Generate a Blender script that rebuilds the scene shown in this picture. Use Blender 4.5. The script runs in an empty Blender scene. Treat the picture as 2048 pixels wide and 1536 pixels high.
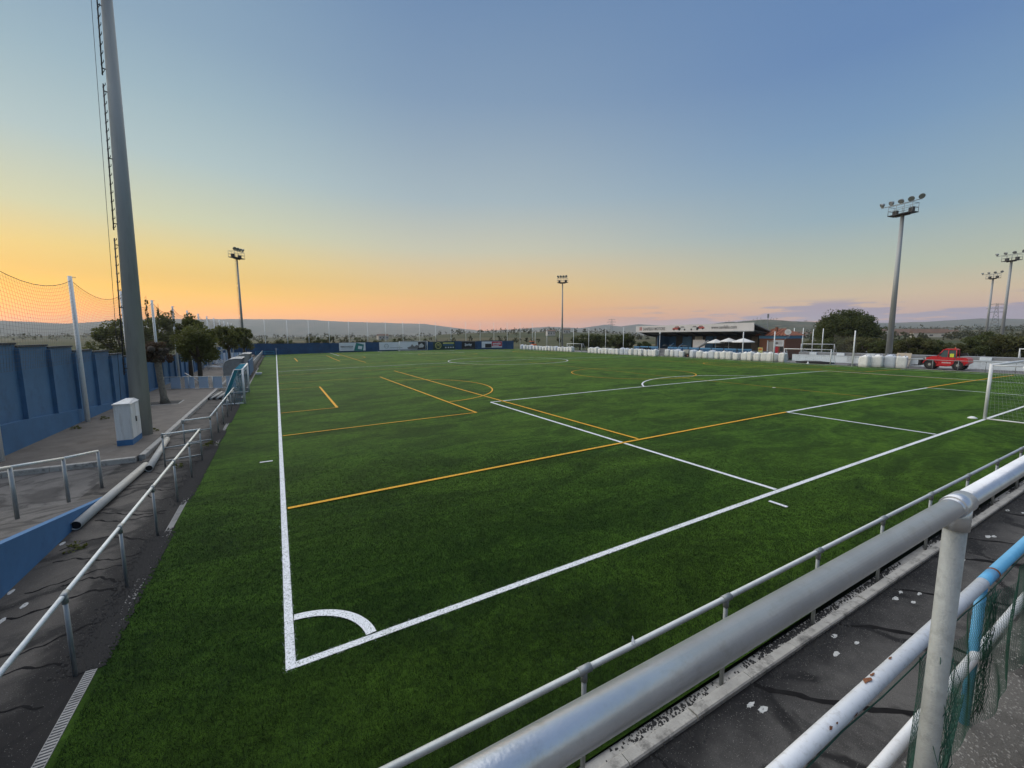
import bpy, math, random
import numpy as np
from mathutils import Matrix, Vector

# ------------------------------------------------------------------ camera
S = bpy.context.scene
FPX = 831.6                                   # focal length in pixels of the 2048 px wide photograph
YAW, PITCH, ROLL = 0.5136, 0.1169, -0.0052
CAM = np.array([0.09, -5.565, 4.149])
_fo = Vector((math.sin(YAW)*math.cos(PITCH), math.cos(YAW)*math.cos(PITCH), -math.sin(PITCH)))
_rt = Vector((math.cos(YAW), -math.sin(YAW), 0)); _up = _rt.cross(_fo)
_R = _rt*math.cos(ROLL) + _up*math.sin(ROLL); _U = _up*math.cos(ROLL) - _rt*math.sin(ROLL)
cam_data = bpy.data.cameras.new('camera'); cam = bpy.data.objects.new('camera', cam_data)
S.collection.objects.link(cam)
cam_data.sensor_width = 36; cam_data.lens = FPX/2048*36; cam_data.clip_start = 0.05; cam_data.clip_end = 60000
cam.matrix_world = Matrix(((_R.x, _U.x, -_fo.x, CAM[0]), (_R.y, _U.y, -_fo.y, CAM[1]), (_R.z, _U.z, -_fo.z, CAM[2]), (0, 0, 0, 1)))
S.camera = cam
S.view_settings.view_transform = 'Standard'; S.view_settings.look = 'None'
S.view_settings.gamma = 1; S.view_settings.use_curve_mapping = False
S.view_settings.exposure = 0.0

# ------------------------------------------------------------------ world: dusk sky, the sun has just set beyond the far left corner
HAZE = 1.35e-4
SUN_AZ, SUN_EL = math.radians(-31), math.radians(1.0)
SUN_STRENGTH, SUN_ANGLE, SUN_LAMP_EL = 3.0, 110, 52
def lin(c):
    return tuple((v/255/12.92 if v/255 <= .04045 else ((v/255+.055)/1.055)**2.4) for v in c)
W_ = bpy.data.worlds.new('World'); S.world = W_; W_.use_nodes = True
def build_world():
    nt = W_.node_tree; N = nt.nodes; Lk = nt.links.new
    bg = N['Background']
    def nd(t, **k):
        n = N.new(t)
        for a, v in k.items(): setattr(n, a, v)
        return n
    def mth(op, a, b=None, c=None):
        n = nd('ShaderNodeMath', operation=op)
        for i, v in enumerate((a, b, c)):
            if v is None: continue
            if isinstance(v, (int, float)): n.inputs[i].default_value = v
            else: Lk(v, n.inputs[i])
        return n.outputs[0]
    tc = nd('ShaderNodeTexCoord'); sp = nd('ShaderNodeSeparateXYZ'); Lk(tc.outputs['Generated'], sp.inputs[0])
    x, y, z = sp.outputs
    el = mth('DIVIDE', mth('ARCSINE', mth('MAXIMUM', mth('MINIMUM', z, 1.0), 0.0)), math.pi/2)
    hl = mth('MAXIMUM', mth('SQRT', mth('ADD', mth('MULTIPLY', x, x), mth('MULTIPLY', y, y))), 1e-4)
    ca = mth('DIVIDE', mth('ADD', mth('MULTIPLY', x, math.sin(SUN_AZ)), mth('MULTIPLY', y, math.cos(SUN_AZ))), hl)
    def ramp(stops):
        r = nd('ShaderNodeValToRGB'); e = r.color_ramp.elements
        while len(e) < len(stops): e.new(0.5)
        for i, (deg, c) in enumerate(stops):
            e[i].position = deg/90; e[i].color = (*lin(c), 1)
        Lk(el, r.inputs[0]); return r.outputs[0]
    A = ramp([(0, (255, 140, 0)), (2.5, (255, 166, 0)), (5, (254, 196, 40)), (8.5, (238, 209, 118)), (12, (208, 211, 172)), (18, (175, 197, 198)), (24, (152, 180, 193)), (29, (136, 165, 187)), (45, (107, 140, 176)), (90, (83, 120, 168))])
    B = ramp([(0, (250, 136, 44)), (2, (252, 156, 50)), (6, (241, 196, 116)), (11, (202, 199, 175)), (17, (164, 182, 190)), (27.6, (126, 153, 182)), (36, (107, 138, 176)), (60, (90, 125, 170)), (90, (82, 118, 168))])
    C = ramp([(0, (206, 156, 138)), (2, (212, 166, 140)), (4, (212, 188, 150)), (6.5, (186, 192, 168)), (12, (145, 173, 187)), (20, (115, 150, 186)), (26.5, (97, 133, 180)), (45, (86, 123, 173)), (90, (80, 117, 168))])
    def mr(v, a, b):
        n = nd('ShaderNodeMapRange', interpolation_type='SMOOTHSTEP'); Lk(v, n.inputs[0]); n.inputs[1].default_value = a; n.inputs[2].default_value = b
        return n.outputs[0]
    def mix(f, a, b, blend='MIX'):
        n = nd('ShaderNodeMixRGB', blend_type=blend)
        for i, v in enumerate((f, a, b)):
            if isinstance(v, (int, float)): n.inputs[i].default_value = v
            elif isinstance(v, tuple): n.inputs[i].default_value = (*v, 1)
            else: Lk(v, n.inputs[i])
        return n.outputs[0]
    fC = mr(ca, 0.55, -0.22)
    col = mix(fC, mix(mr(ca, 0.62, 1.0), B, A), C)
    # low bank of lilac cloud away from the sunset
    mp = nd('ShaderNodeMapping'); Lk(tc.outputs['Generated'], mp.inputs[0]); mp.inputs['Scale'].default_value = (3.0, 3.0, 30)
    nz = nd('ShaderNodeTexNoise'); Lk(mp.outputs[0], nz.inputs['Vector']); nz.inputs['Scale'].default_value = 2.1; nz.inputs['Detail'].default_value = 8; nz.inputs['Roughness'].default_value = 0.55
    band = mth('MULTIPLY', mr(el, 0.043, 0.034), mr(ca, 0.42, -0.02))
    thick = mth('ADD', nz.outputs[0], mth('MULTIPLY', mr(el, 0.036, 0.014), 0.13))
    col = mix(mth('MULTIPLY', mth('MULTIPLY', band, mr(thick, 0.52, 0.60)), 0.9), col, lin((150, 138, 164)))
    # thin physical sky on top of the measured twilight colours
    sk = nd('ShaderNodeTexSky', sky_type='NISHITA', sun_disc=False)
    sk.sun_elevation = SUN_EL; sk.sun_rotation = SUN_AZ; sk.altitude = 300; sk.dust_density = 1.5
    col = mix(0.06, col, mix(1.0, sk.outputs[0], (0.5, 0.5, 0.5), 'MULTIPLY'))
    glow = mth('ADD', 10.2, mth('MULTIPLY', mr(el, 0.075, 0.0), mth('ADD', 2.2, mth('MULTIPLY', mr(ca, 0.3, 1.0), 6.0))))
    gc = nd('ShaderNodeCombineXYZ')
    for i in range(3): Lk(glow, gc.inputs[i])
    col = mix(1.0, col, gc.outputs[0], 'MULTIPLY')
    Lk(col, bg.inputs[0]); bg.inputs[1].default_value = 0.1
build_world()

# sun lamp, added as soft fill high above the sunset to lift the ground
sl = bpy.data.lights.new('sun_fill', 'SUN'); sl.energy = SUN_STRENGTH; sl.angle = math.radians(SUN_ANGLE); sl.color = (1.0, 0.95, 0.88)
sun_fill = bpy.data.objects.new('sun_fill', sl); S.collection.objects.link(sun_fill)
_sd = Vector((math.sin(SUN_AZ)*math.cos(math.radians(SUN_LAMP_EL)), math.cos(SUN_AZ)*math.cos(math.radians(SUN_LAMP_EL)), math.sin(math.radians(SUN_LAMP_EL))))
sun_fill.rotation_euler = _sd.to_track_quat('Z', 'Y').to_euler(); sun_fill.location = (0, 0, 60)

# ------------------------------------------------------------------ helpers
rnd = random.Random(7); rng = np.random.default_rng(7)
COL = S.collection
PW, PL, CROWN = 62.43, 101.64, 0.279         # pitch width, length, crown in metres
def zc(x):
    return CROWN*(1-(2*x/PW-1)**2) if 0 < x < PW else 0.0
def ray(px, py):
    d = _fo + _R*((px-1024)/FPX) + _U*((768-py)/FPX); return np.array(d)
def at_z(px, py, z=0.0):
    d = ray(px, py); return CAM + d*((z-CAM[2])/d[2])
def at_x(px, py, X):
    d = ray(px, py); return CAM + d*((X-CAM[0])/d[0])
def at_y(px, py, Y):
    d = ray(px, py); return CAM + d*((Y-CAM[1])/d[1])

class MB:
    def __init__(s): s.v = []; s.f = []; s.sm = []
    def add(s, vs, fs, smooth=False):
        o = len(s.v); s.v.extend([tuple(map(float, p)) for p in vs]); s.f.extend([tuple(i+o for i in f) for f in fs]); s.sm.extend([smooth]*len(fs)); return s
    def box(s, c, d, rz=0.0, rot=None, taper=None):
        hx, hy, hz = d[0]/2, d[1]/2, d[2]/2
        M = rot if rot is not None else Matrix.Rotation(rz, 3, 'Z')
        vs = []
        for k in (-1, 1):
            t = (taper if (taper is not None and k > 0) else 1.0)
            for (i, j) in ((-1, -1), (1, -1), (1, 1), (-1, 1)):
                vs.append(Vector(c) + M @ Vector((i*hx*t, j*hy*t, k*hz)))
        s.add(vs, [(3, 2, 1, 0), (4, 5, 6, 7), (0, 1, 5, 4), (1, 2, 6, 5), (2, 3, 7, 6), (3, 0, 4, 7)]); return s
    def bb(s, x0, x1, y0, y1, z0, z1): return s.box(((x0+x1)/2, (y0+y1)/2, (z0+z1)/2), (abs(x1-x0), abs(y1-y0), abs(z1-z0)))
    def tube(s, p0, p1, r0, r1=None, n=10, caps=True):
        r1 = r0 if r1 is None else r1; p0 = Vector(p0); p1 = Vector(p1); d = (p1-p0).normalized()
        a = Vector((0, 0, 1)) if abs(d.z) < .9 else Vector((1, 0, 0)); u = d.cross(a).normalized(); w = d.cross(u)
        vs = [p0+(u*math.cos(2*math.pi*i/n)+w*math.sin(2*math.pi*i/n))*r0 for i in range(n)] + [p1+(u*math.cos(2*math.pi*i/n)+w*math.sin(2*math.pi*i/n))*r1 for i in range(n)]
        s.add(vs, [(i, i+n, (i+1) % n+n, (i+1) % n) for i in range(n)], True)
        if caps:
            o = len(s.v)-2*n; s.f += [tuple(o+i for i in range(n)), tuple(o+2*n-1-i for i in range(n))]; s.sm += [False, False]
        return s
    def path(s, pts, r, n=8, closed=False):
        pts = [Vector(p) for p in pts]; m = len(pts); rs = r if isinstance(r, (list, tuple)) else [r]*m
        rings = []; pu = None
        for i, p in enumerate(pts):
            a = pts[(i-1) % m] if (i > 0 or closed) else p; b = pts[(i+1) % m] if (i < m-1 or closed) else p
            d = (b-a).normalized()
            if pu is None:
                q = Vector((0, 0, 1)) if abs(d.z) < .9 else Vector((1, 0, 0)); u = d.cross(q).normalized()
            else: u = (pu-d*pu.dot(d)).normalized()
            pu = u; w = d.cross(u)
            rings.append([p+(u*math.cos(2*math.pi*k/n)+w*math.sin(2*math.pi*k/n))*rs[i] for k in range(n)])
        vs = [q for g in rings for q in g]; fs = []
        for i in range(m if closed else m-1):
            j = (i+1) % m
            fs += [(i*n+k, i*n+(k+1) % n, j*n+(k+1) % n, j*n+k) for k in range(n)]
        s.add(vs, fs, True)
        if not closed:
            o = len(s.v)-len(vs); s.f += [tuple(o+k for k in reversed(range(n))), tuple(o+(m-1)*n+k for k in range(n))]; s.sm += [False, False]
        return s
    def lathe(s, c, prof, n=16, smooth=True, sx=1.0, sy=1.0, sq=0.0):
        vs = []; c = Vector(c)
        for (r, z) in prof:
            for k in range(n):
                a = 2*math.pi*k/n; f = 1.0
                if sq: f = 1+sq*(1/max(abs(math.cos(a)), abs(math.sin(a)))-1)
                vs.append(c+Vector((r*f*math.cos(a)*sx, r*f*math.sin(a)*sy, z)))
        fs = []
        for i in range(len(prof)-1):
            fs += [(i*n+k, i*n+(k+1) % n, (i+1)*n+(k+1) % n, (i+1)*n+k) for k in range(n)]
        s.add(vs, fs, smooth); o = len(s.v)-len(vs)
        s.f += [tuple(o+k for k in reversed(range(n))), tuple(o+(len(prof)-1)*n+k for k in range(n))]; s.sm += [False, False]; return s
    def disc(s, c, r, axis, n=20, th=0.02):
        a = Vector(axis).normalized(); return s.tube(Vector(c)-a*th/2, Vector(c)+a*th/2, r, r, n)
    def ball(s, c, r, n=10, m=6, sz=1.0):
        prof = [(max(r*math.sin(math.pi*i/m), r*.02), -r*sz*math.cos(math.pi*i/m)) for i in range(m+1)]
        return s.lathe(c, prof, n)
    def prism(s, poly, axis, a0, a1):           # polygon in the two other axes, extruded along axis
        def P(u, v, a): return {'x': (a, u, v), 'y': (u, a, v), 'z': (u, v, a)}[axis]
        n = len(poly); vs = [P(u, v, a0) for u, v in poly]+[P(u, v, a1) for u, v in poly]
        s.add(vs, [tuple(reversed(range(n))), tuple(range(n, 2*n))]+[(i, (i+1) % n, (i+1) % n+n, i+n) for i in range(n)]); return s
    def quad(s, a, b, c, d): return s.add([a, b, c, d], [(0, 1, 2, 3)])
    def grid(s, fn, nu, nv, smooth=True):
        vs = [fn(i/nu, j/nv) for j in range(nv+1) for i in range(nu+1)]
        s.add(vs, [(j*(nu+1)+i, j*(nu+1)+i+1, (j+1)*(nu+1)+i+1, (j+1)*(nu+1)+i) for j in range(nv) for i in range(nu)], smooth); return s
    def mesh(s, name, off=(0, 0, 0)):
        me = bpy.data.meshes.new(name); ox, oy, oz = off
        me.from_pydata([(a-ox, b-oy, c-oz) for a, b, c in s.v], [], s.f); me.polygons.foreach_set('use_smooth', s.sm); me.update(); return me

def world_loc(o):
    l = Vector((0, 0, 0))
    while o is not None: l = l + o.location; o = o.parent
    return l
def obj(name, mb, m, parent=None, loc=None, kind=None):
    pl = world_loc(parent) if parent else Vector((0, 0, 0))
    ol = Vector(loc) if loc is not None else pl
    me = mb.mesh(name, ol) if isinstance(mb, MB) else mb
    o = bpy.data.objects.new(name, me); COL.objects.link(o)
    if m is not None and not me.materials: me.materials.append(m)
    if parent: o.parent = parent
    o.location = ol-pl
    if kind: o['kind'] = kind
    return o
def tag(o, label, cat, group=None):
    o['label'] = label; o['category'] = cat
    if group: o['group'] = group
    return o
def thing(name, label, cat, loc, group=None):
    o = bpy.data.objects.new(name, None); COL.objects.link(o); o.location = loc; o.empty_display_size = .3
    return tag(o, label, cat, group)
def dup(root, loc, rz=0.0, label=None, group=None, scale=None, parent=None):
    r = root.copy(); COL.objects.link(r); r.location = loc; r.rotation_euler = (0, 0, rz)
    if scale is not None: r.scale = scale
    if parent: r.parent = parent
    if label: r['label'] = label
    if group: r['group'] = group
    for ch in list(root.children):
        c = ch.copy(); COL.objects.link(c); c.parent = r
        for g in list(ch.children):
            d = g.copy(); COL.objects.link(d); d.parent = c
    return r
def np_mesh(name, V, Fc, smooth=False):
    me = bpy.data.meshes.new(name); V = np.asarray(V, np.float32); Fc = np.asarray(Fc, np.int32); k = Fc.shape[1]; n = len(Fc)
    me.vertices.add(len(V)); me.vertices.foreach_set('co', V.ravel()); me.loops.add(n*k); me.loops.foreach_set('vertex_index', Fc.ravel())
    me.polygons.add(n); me.polygons.foreach_set('loop_start', np.arange(0, n*k, k, dtype=np.int32))
    if smooth: me.polygons.foreach_set('use_smooth', np.ones(n, bool))
    me.update(calc_edges=True); return me

# ------------------------------------------------------------------ materials
MT = {}
def mat(name, col, rough=.6, var=.18, scale=3.0, metal=0.0, bump=0.0, bscale=60.0, dirt=None, dirt_amt=.35, dirt_scale=2.0, streak=False, spec=.5, sheen=0.0, sheen_col=None, trans=0.0, detail=6):
    m = bpy.data.materials.new(name); m.use_nodes = True; nt = m.node_tree; N = nt.nodes; Lk = nt.links.new
    b = N['Principled BSDF']; b.inputs['Roughness'].default_value = rough; b.inputs['Metallic'].default_value = metal
    b.inputs['Specular IOR Level'].default_value = spec
    g = N.new('ShaderNodeNewGeometry'); pos = g.outputs['Position']
    if streak:
        mp = N.new('ShaderNodeMapping'); Lk(pos, mp.inputs[0]); mp.inputs['Scale'].default_value = (1, 1, .12); pos = mp.outputs[0]
    n1 = N.new('ShaderNodeTexNoise'); Lk(pos, n1.inputs['Vector']); n1.inputs['Scale'].default_value = scale; n1.inputs['Detail'].default_value = detail; n1.inputs['Roughness'].default_value = .65
    mr = N.new('ShaderNodeMapRange'); Lk(n1.outputs[0], mr.inputs[0]); mr.inputs[1].default_value = .25; mr.inputs[2].default_value = .75; mr.inputs[3].default_value = 1-var; mr.inputs[4].default_value = 1+var*.6
    mx = N.new('ShaderNodeMixRGB'); mx.blend_type = 'MULTIPLY'; mx.inputs[0].default_value = 1; mx.inputs[1].default_value = (*col, 1); Lk(mr.outputs[0], mx.inputs[2])
    out = mx.outputs[0]
    if dirt is not None:
        n2 = N.new('ShaderNodeTexNoise'); Lk(pos, n2.inputs['Vector']); n2.inputs['Scale'].default_value = dirt_scale; n2.inputs['Detail'].default_value = 9; n2.inputs['Roughness'].default_value = .72
        r2 = N.new('ShaderNodeMapRange'); Lk(n2.outputs[0], r2.inputs[0]); r2.inputs[1].default_value = .52; r2.inputs[2].default_value = .68; r2.inputs[4].default_value = dirt_amt
        m2 = N.new('ShaderNodeMixRGB'); Lk(r2.outputs[0], m2.inputs[0]); Lk(out, m2.inputs[1]); m2.inputs[2].default_value = (*dirt, 1); out = m2.outputs[0]
    Lk(out, b.inputs['Base Color'])
    if bump:
        n3 = N.new('ShaderNodeTexNoise'); Lk(g.outputs['Position'], n3.inputs['Vector']); n3.inputs['Scale'].default_value = bscale; n3.inputs['Detail'].default_value = 4
        bp = N.new('ShaderNodeBump'); bp.inputs['Strength'].default_value = bump; bp.inputs['Distance'].default_value = .01; Lk(n3.outputs[0], bp.inputs['Height']); Lk(bp.outputs[0], b.inputs['Normal'])
    if sheen:
        b.inputs['Sheen Weight'].default_value = sheen; b.inputs['Sheen Roughness'].default_value = .5
        if sheen_col: b.inputs['Sheen Tint'].default_value = (*sheen_col, 1)
    if trans:
        b.inputs['Transmission Weight'].default_value = trans
    MT[name] = m; return m
mat('galv', (.64, .66, .68), .32, .18, 9, metal=.7, dirt=(.42, .42, .40), dirt_amt=.55, dirt_scale=18, bump=.06, bscale=140)
mat('rail_mid', (.50, .53, .53), .42, .15, 6, metal=.4, dirt=(.32, .33, .32), dirt_amt=.45, dirt_scale=10)
mat('galv_dull', (.34, .36, .36), .5, .2, 5, metal=.5, dirt=(.2, .2, .19), dirt_amt=.4, dirt_scale=6)
mat('rail_worn', (.70, .72, .69), .45, .15, 5, metal=.25, dirt=(.3, .3, .28), dirt_amt=.45, dirt_scale=9)
mat('white_paint', (.74, .75, .74), .42, .08, 2, dirt=(.42, .40, .36), dirt_amt=.35, dirt_scale=5)
mat('white_pole', (.80, .82, .81), .45, .1, 1.5, dirt=(.38, .36, .31), dirt_amt=.4, dirt_scale=3)
mat('rust', (.20, .075, .03), .9, .5, 30, bump=.4)
mat('old_white', (.76, .77, .78), .42, .10, 4, dirt=(.42, .40, .37), dirt_amt=.55, dirt_scale=26)
mat('sky_blue_paint', (.12, .40, .66), .4, .12, 5, dirt=(.07, .25, .42), dirt_amt=.4, dirt_scale=9)
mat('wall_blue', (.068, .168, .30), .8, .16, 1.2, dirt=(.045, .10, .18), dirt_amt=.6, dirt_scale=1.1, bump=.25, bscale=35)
mat('plinth_blue', (.055, .155, .29), .8, .2, 1.0, dirt=(.05, .12, .22), dirt_amt=.6, dirt_scale=1.5, bump=.25, bscale=35)
mat('ramp_blue', (.045, .15, .31), .75, .16, 1.6, dirt=(.03, .09, .2), dirt_amt=.5, dirt_scale=2, bump=.2, bscale=40)
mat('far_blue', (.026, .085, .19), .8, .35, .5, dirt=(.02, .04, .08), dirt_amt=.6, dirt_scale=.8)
mat('dark_coping', (.045, .055, .07), .9, .3, 3)
mat('concrete', (.33, .32, .30), .88, .25, 3, dirt=(.13, .125, .115), dirt_amt=.55, dirt_scale=5, bump=.4, bscale=70)
mat('kerb_concrete', (.40, .38, .34), .9, .25, 6, dirt=(.07, .066, .06), dirt_amt=.8, dirt_scale=4.5, bump=.5, bscale=90)
mat('platform_concrete', (.155, .134, .112), .9, .34, 1.6, dirt=(.085, .07, .056), dirt_amt=.7, dirt_scale=1.3, bump=.4, bscale=60)
mat('mast_concrete', (.36, .38, .37), .75, .2, 1.2, dirt=(.2, .21, .2), dirt_amt=.5, dirt_scale=3, streak=True, bump=.15, bscale=40)
mat('mast_steel', (.33, .34, .335), .5, .15, 1.5, metal=.3, dirt=(.2, .19, .17), dirt_amt=.4, dirt_scale=2, streak=True)
mat('dark_steel', (.05, .05, .055), .5, .25, 5, metal=.4)
mat('black_plastic', (.015, .015, .016), .45, .3, 6)
mat('lamp_glass', (.35, .36, .36), .12, .1, 5, metal=.3)
mat('cabinet_grey', (.70, .70, .68), .55, .12, 2.5, dirt=(.30, .24, .18), dirt_amt=.5, dirt_scale=4, streak=True)
mat('paper', (.78, .79, .79), .7, .06, 20)
mat('pvc_grey', (.42, .41, .37), .5, .14, 4, dirt=(.2, .19, .17), dirt_amt=.5, dirt_scale=8)
mat('bark', (.25, .215, .165), .95, .35, 9, dirt=(.10, .085, .065), dirt_amt=.6, dirt_scale=6, bump=.7, bscale=30)
mat('bark_dark', (.075, .06, .045), .95, .4, 6, bump=.6, bscale=20)
mat('leaf_a', (.130, .140, .036), .6, .45, 2.2)
mat('leaf_b', (.085, .102, .028), .6, .45, 1.4)
mat('leaf_c', (.110, .112, .036), .6, .5, .9)
mat('leaf_far', (.080, .082, .034), .75, .5, .05)
mat('dry_leaf', (.10, .066, .040), .7, .5, 4)
mat('bag_white', (.82, .81, .77), .72, .12, 3, dirt=(.45, .43, .38), dirt_amt=.4, dirt_scale=4, bump=.25, bscale=14)
mat('bag_blueish', (.66, .69, .73), .72, .12, 3, dirt=(.45, .46, .48), dirt_amt=.4, dirt_scale=4, bump=.25, bscale=14)
mat('strap', (.34, .37, .44), .8, .2, 10)
mat('rubber', (.016, .016, .016), .8, .35, 40, bump=.6, bscale=160)
mat('tyre', (.022, .021, .02), .85, .3, 12, dirt=(.12, .10, .08), dirt_amt=.5, dirt_scale=6)
mat('red_paint', (.60, .018, .03), .32, .12, 2, dirt=(.22, .02, .02), dirt_amt=.4, dirt_scale=3)
mat('orange_paint', (.75, .16, .03), .4, .15, 2)
mat('glass', (.10, .13, .14), .04, .1, 4)
mat('hi_vis', (.75, .78, .06), .6, .2, 12)
mat('plywood', (.50, .42, .32), .75, .14, 3, dirt=(.36, .28, .2), dirt_amt=.4, dirt_scale=4)
mat('brick', (.26, .105, .06), .9, .35, 8, dirt=(.32, .2, .14), dirt_amt=.5, dirt_scale=10)
mat('tile', (.30, .10, .05), .85, .4, 3, dirt=(.2, .13, .07), dirt_amt=.6, dirt_scale=2)
mat('fascia', (.66, .62, .60), .55, .05, .6, dirt=(.5, .46, .43), dirt_amt=.25, dirt_scale=1.0, streak=True)
mat('print_grey', (.20, .185, .18), .6, .1, 5)
mat('print_red', (.42, .07, .06), .6, .15, 5)
mat('print_pale', (.62, .60, .58), .6, .15, 5)
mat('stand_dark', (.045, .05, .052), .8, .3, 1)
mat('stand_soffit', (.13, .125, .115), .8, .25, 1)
mat('stand_blue', (.035, .13, .27), .7, .2, 1.2, dirt=(.05, .16, .3), dirt_amt=.4, dirt_scale=2)
mat('rail_blue', (.09, .26, .46), .6, .15, 1.5)
mat('pale_blue_panel', (.42, .54, .68), .6, .12, 3, dirt=(.3, .36, .44), dirt_amt=.35, dirt_scale=6)
mat('white_wall', (.74, .79, .81), .8, .12, .9, dirt=(.36, .38, .38), dirt_amt=.5, dirt_scale=1.5, bump=.2, bscale=30)
mat('grey_step', (.27, .27, .27), .9, .2, 1.2, dirt=(.16, .155, .15), dirt_amt=.5, dirt_scale=2)
mat('canvas', (.72, .71, .68), .8, .1, 4)
mat('teal_net', (.03, .27, .36), .7, .25, 6)
mat('cord_white', (.55, .57, .57), .7, .1, 5)
mat('cord_dark', (.12, .11, .085), .8, .2, 5)
mat('cord_green', (.018, .085, .055), .7, .25, 20)
mat('dugout_panel', (.38, .36, .33), .45, .2, 3, dirt=(.27, .22, .16), dirt_amt=.5, dirt_scale=4)
mat('banner_white', (.80, .81, .83), .6, .08, .8)
mat('banner_teal', (.02, .22, .20), .6, .15, 1)
mat('banner_black', (.012, .012, .014), .6, .2, 1)
mat('banner_green', (.025, .06, .04), .6, .2, 1)
mat('banner_red', (.55, .03, .05), .6, .15, 1)
mat('banner_yellow', (.62, .60, .20), .6, .1, 1)
mat('house_wall', (.55, .50, .44), .85, .2, .3)
mat('house_pink', (.45, .32, .25), .85, .2, .3)
mat('lattice', (.20, .21, .22), .6, .1, .2, metal=.3)
mat('white_mark', (.50, .50, .48), .85, .3, 14, dirt=(.07, .07, .07), dirt_amt=.95, dirt_scale=32)
mat('chip', (.19, .18, .165), .9, .5, 60)
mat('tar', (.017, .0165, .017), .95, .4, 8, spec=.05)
mat('roof_far', (.16, .095, .065), .9, .3, .2)

for _n in ('leaf_a', 'leaf_b', 'leaf_c', 'leaf_far', 'dry_leaf'):          # thin leaves let the sky through
    _nt = MT[_n].node_tree; _b = _nt.nodes['Principled BSDF']; _b.inputs['Specular IOR Level'].default_value = .25
    _tr = _nt.nodes.new('ShaderNodeBsdfTranslucent'); _mx = _nt.nodes.new('ShaderNodeMixShader'); _mx.inputs[0].default_value = .42
    _nt.links.new(_b.inputs['Base Color'].links[0].from_socket, _tr.inputs[0]); _nt.links.new(_b.outputs[0], _mx.inputs[1]); _nt.links.new(_tr.outputs[0], _mx.inputs[2]); _nt.links.new(_mx.outputs[0], _nt.nodes['Material Output'].inputs[0])
# ================================================================== SETTING
def node_mat(name):
    m = bpy.data.materials.new(name); m.use_nodes = True; MT[name] = m
    nt = m.node_tree; N = nt.nodes; Lk = nt.links.new; g = N.new('ShaderNodeNewGeometry')
    class K: pass
    k = K(); k.N = N; k.L = Lk; k.b = N['Principled BSDF']; k.pos = g.outputs['Position']
    def noise(scale, detail=5, rough=.6, vec=None, sc=None, dist=0.0):
        v = vec or k.pos
        if sc:
            mp = N.new('ShaderNodeMapping'); Lk(v, mp.inputs[0]); mp.inputs['Scale'].default_value = sc; v = mp.outputs[0]
        n = N.new('ShaderNodeTexNoise'); Lk(v, n.inputs['Vector']); n.inputs['Scale'].default_value = scale; n.inputs['Detail'].default_value = detail; n.inputs['Roughness'].default_value = rough; n.inputs['Distortion'].default_value = dist
        return n.outputs[0]
    def rng_(v, a, b, c=0.0, d=1.0, smooth=True):
        n = N.new('ShaderNodeMapRange'); n.interpolation_type = 'SMOOTHSTEP' if smooth else 'LINEAR'; Lk(v, n.inputs[0])
        for i, q in enumerate((a, b, c, d)): n.inputs[i+1].default_value = q
        return n.outputs[0]
    def mix(f, a, b, blend='MIX'):
        n = N.new('ShaderNodeMixRGB'); n.blend_type = blend
        for i, v in enumerate((f, a, b)):
            if isinstance(v, (int, float)): n.inputs[i].default_value = v
            elif isinstance(v, tuple): n.inputs[i].default_value = (*v, 1)
            else: Lk(v, n.inputs[i])
        return n.outputs[0]
    def mth(op, a, b=0.0):
        n = N.new('ShaderNodeMath'); n.operation = op
        for i, v in enumerate((a, b)):
            if isinstance(v, (int, float)): n.inputs[i].default_value = v
            else: Lk(v, n.inputs[i])
        return n.outputs[0]
    def xyz():
        s = N.new('ShaderNodeSeparateXYZ'); Lk(k.pos, s.inputs[0]); return s.outputs
    def bump(h, st, dist=.02):
        n = N.new('ShaderNodeBump'); n.inputs['Strength'].default_value = st; n.inputs['Distance'].default_value = dist; Lk(h, n.inputs['Height']); Lk(n.outputs[0], k.b.inputs['Normal'])
    k.noise, k.rng, k.mix, k.mth, k.xyz, k.bump = noise, rng_, mix, mth, xyz, bump
    return m, k
# ---- terrain material
m, k = node_mat('terrain')
c = k.mix(k.rng(k.noise(.004, 6), .42, .6), (.060, .070, .030), (.115, .100, .055))
c = k.mix(k.rng(k.noise(.0016, 7, .65), .5, .58), c, (.030, .040, .018))
c = k.mix(k.rng(k.noise(.011, 4, .5, sc=(1, 2.5, 1)), .6, .66), c, (.17, .135, .08))
c = k.mix(k.rng(k.noise(.05, 6, .7), .4, .62), c, k.mix(.5, c, (.022, .028, .012)))
k.L(c, k.b.inputs['Base Color']); k.b.inputs['Roughness'].default_value = .95; k.b.inputs['Specular IOR Level'].default_value = .1
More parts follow.
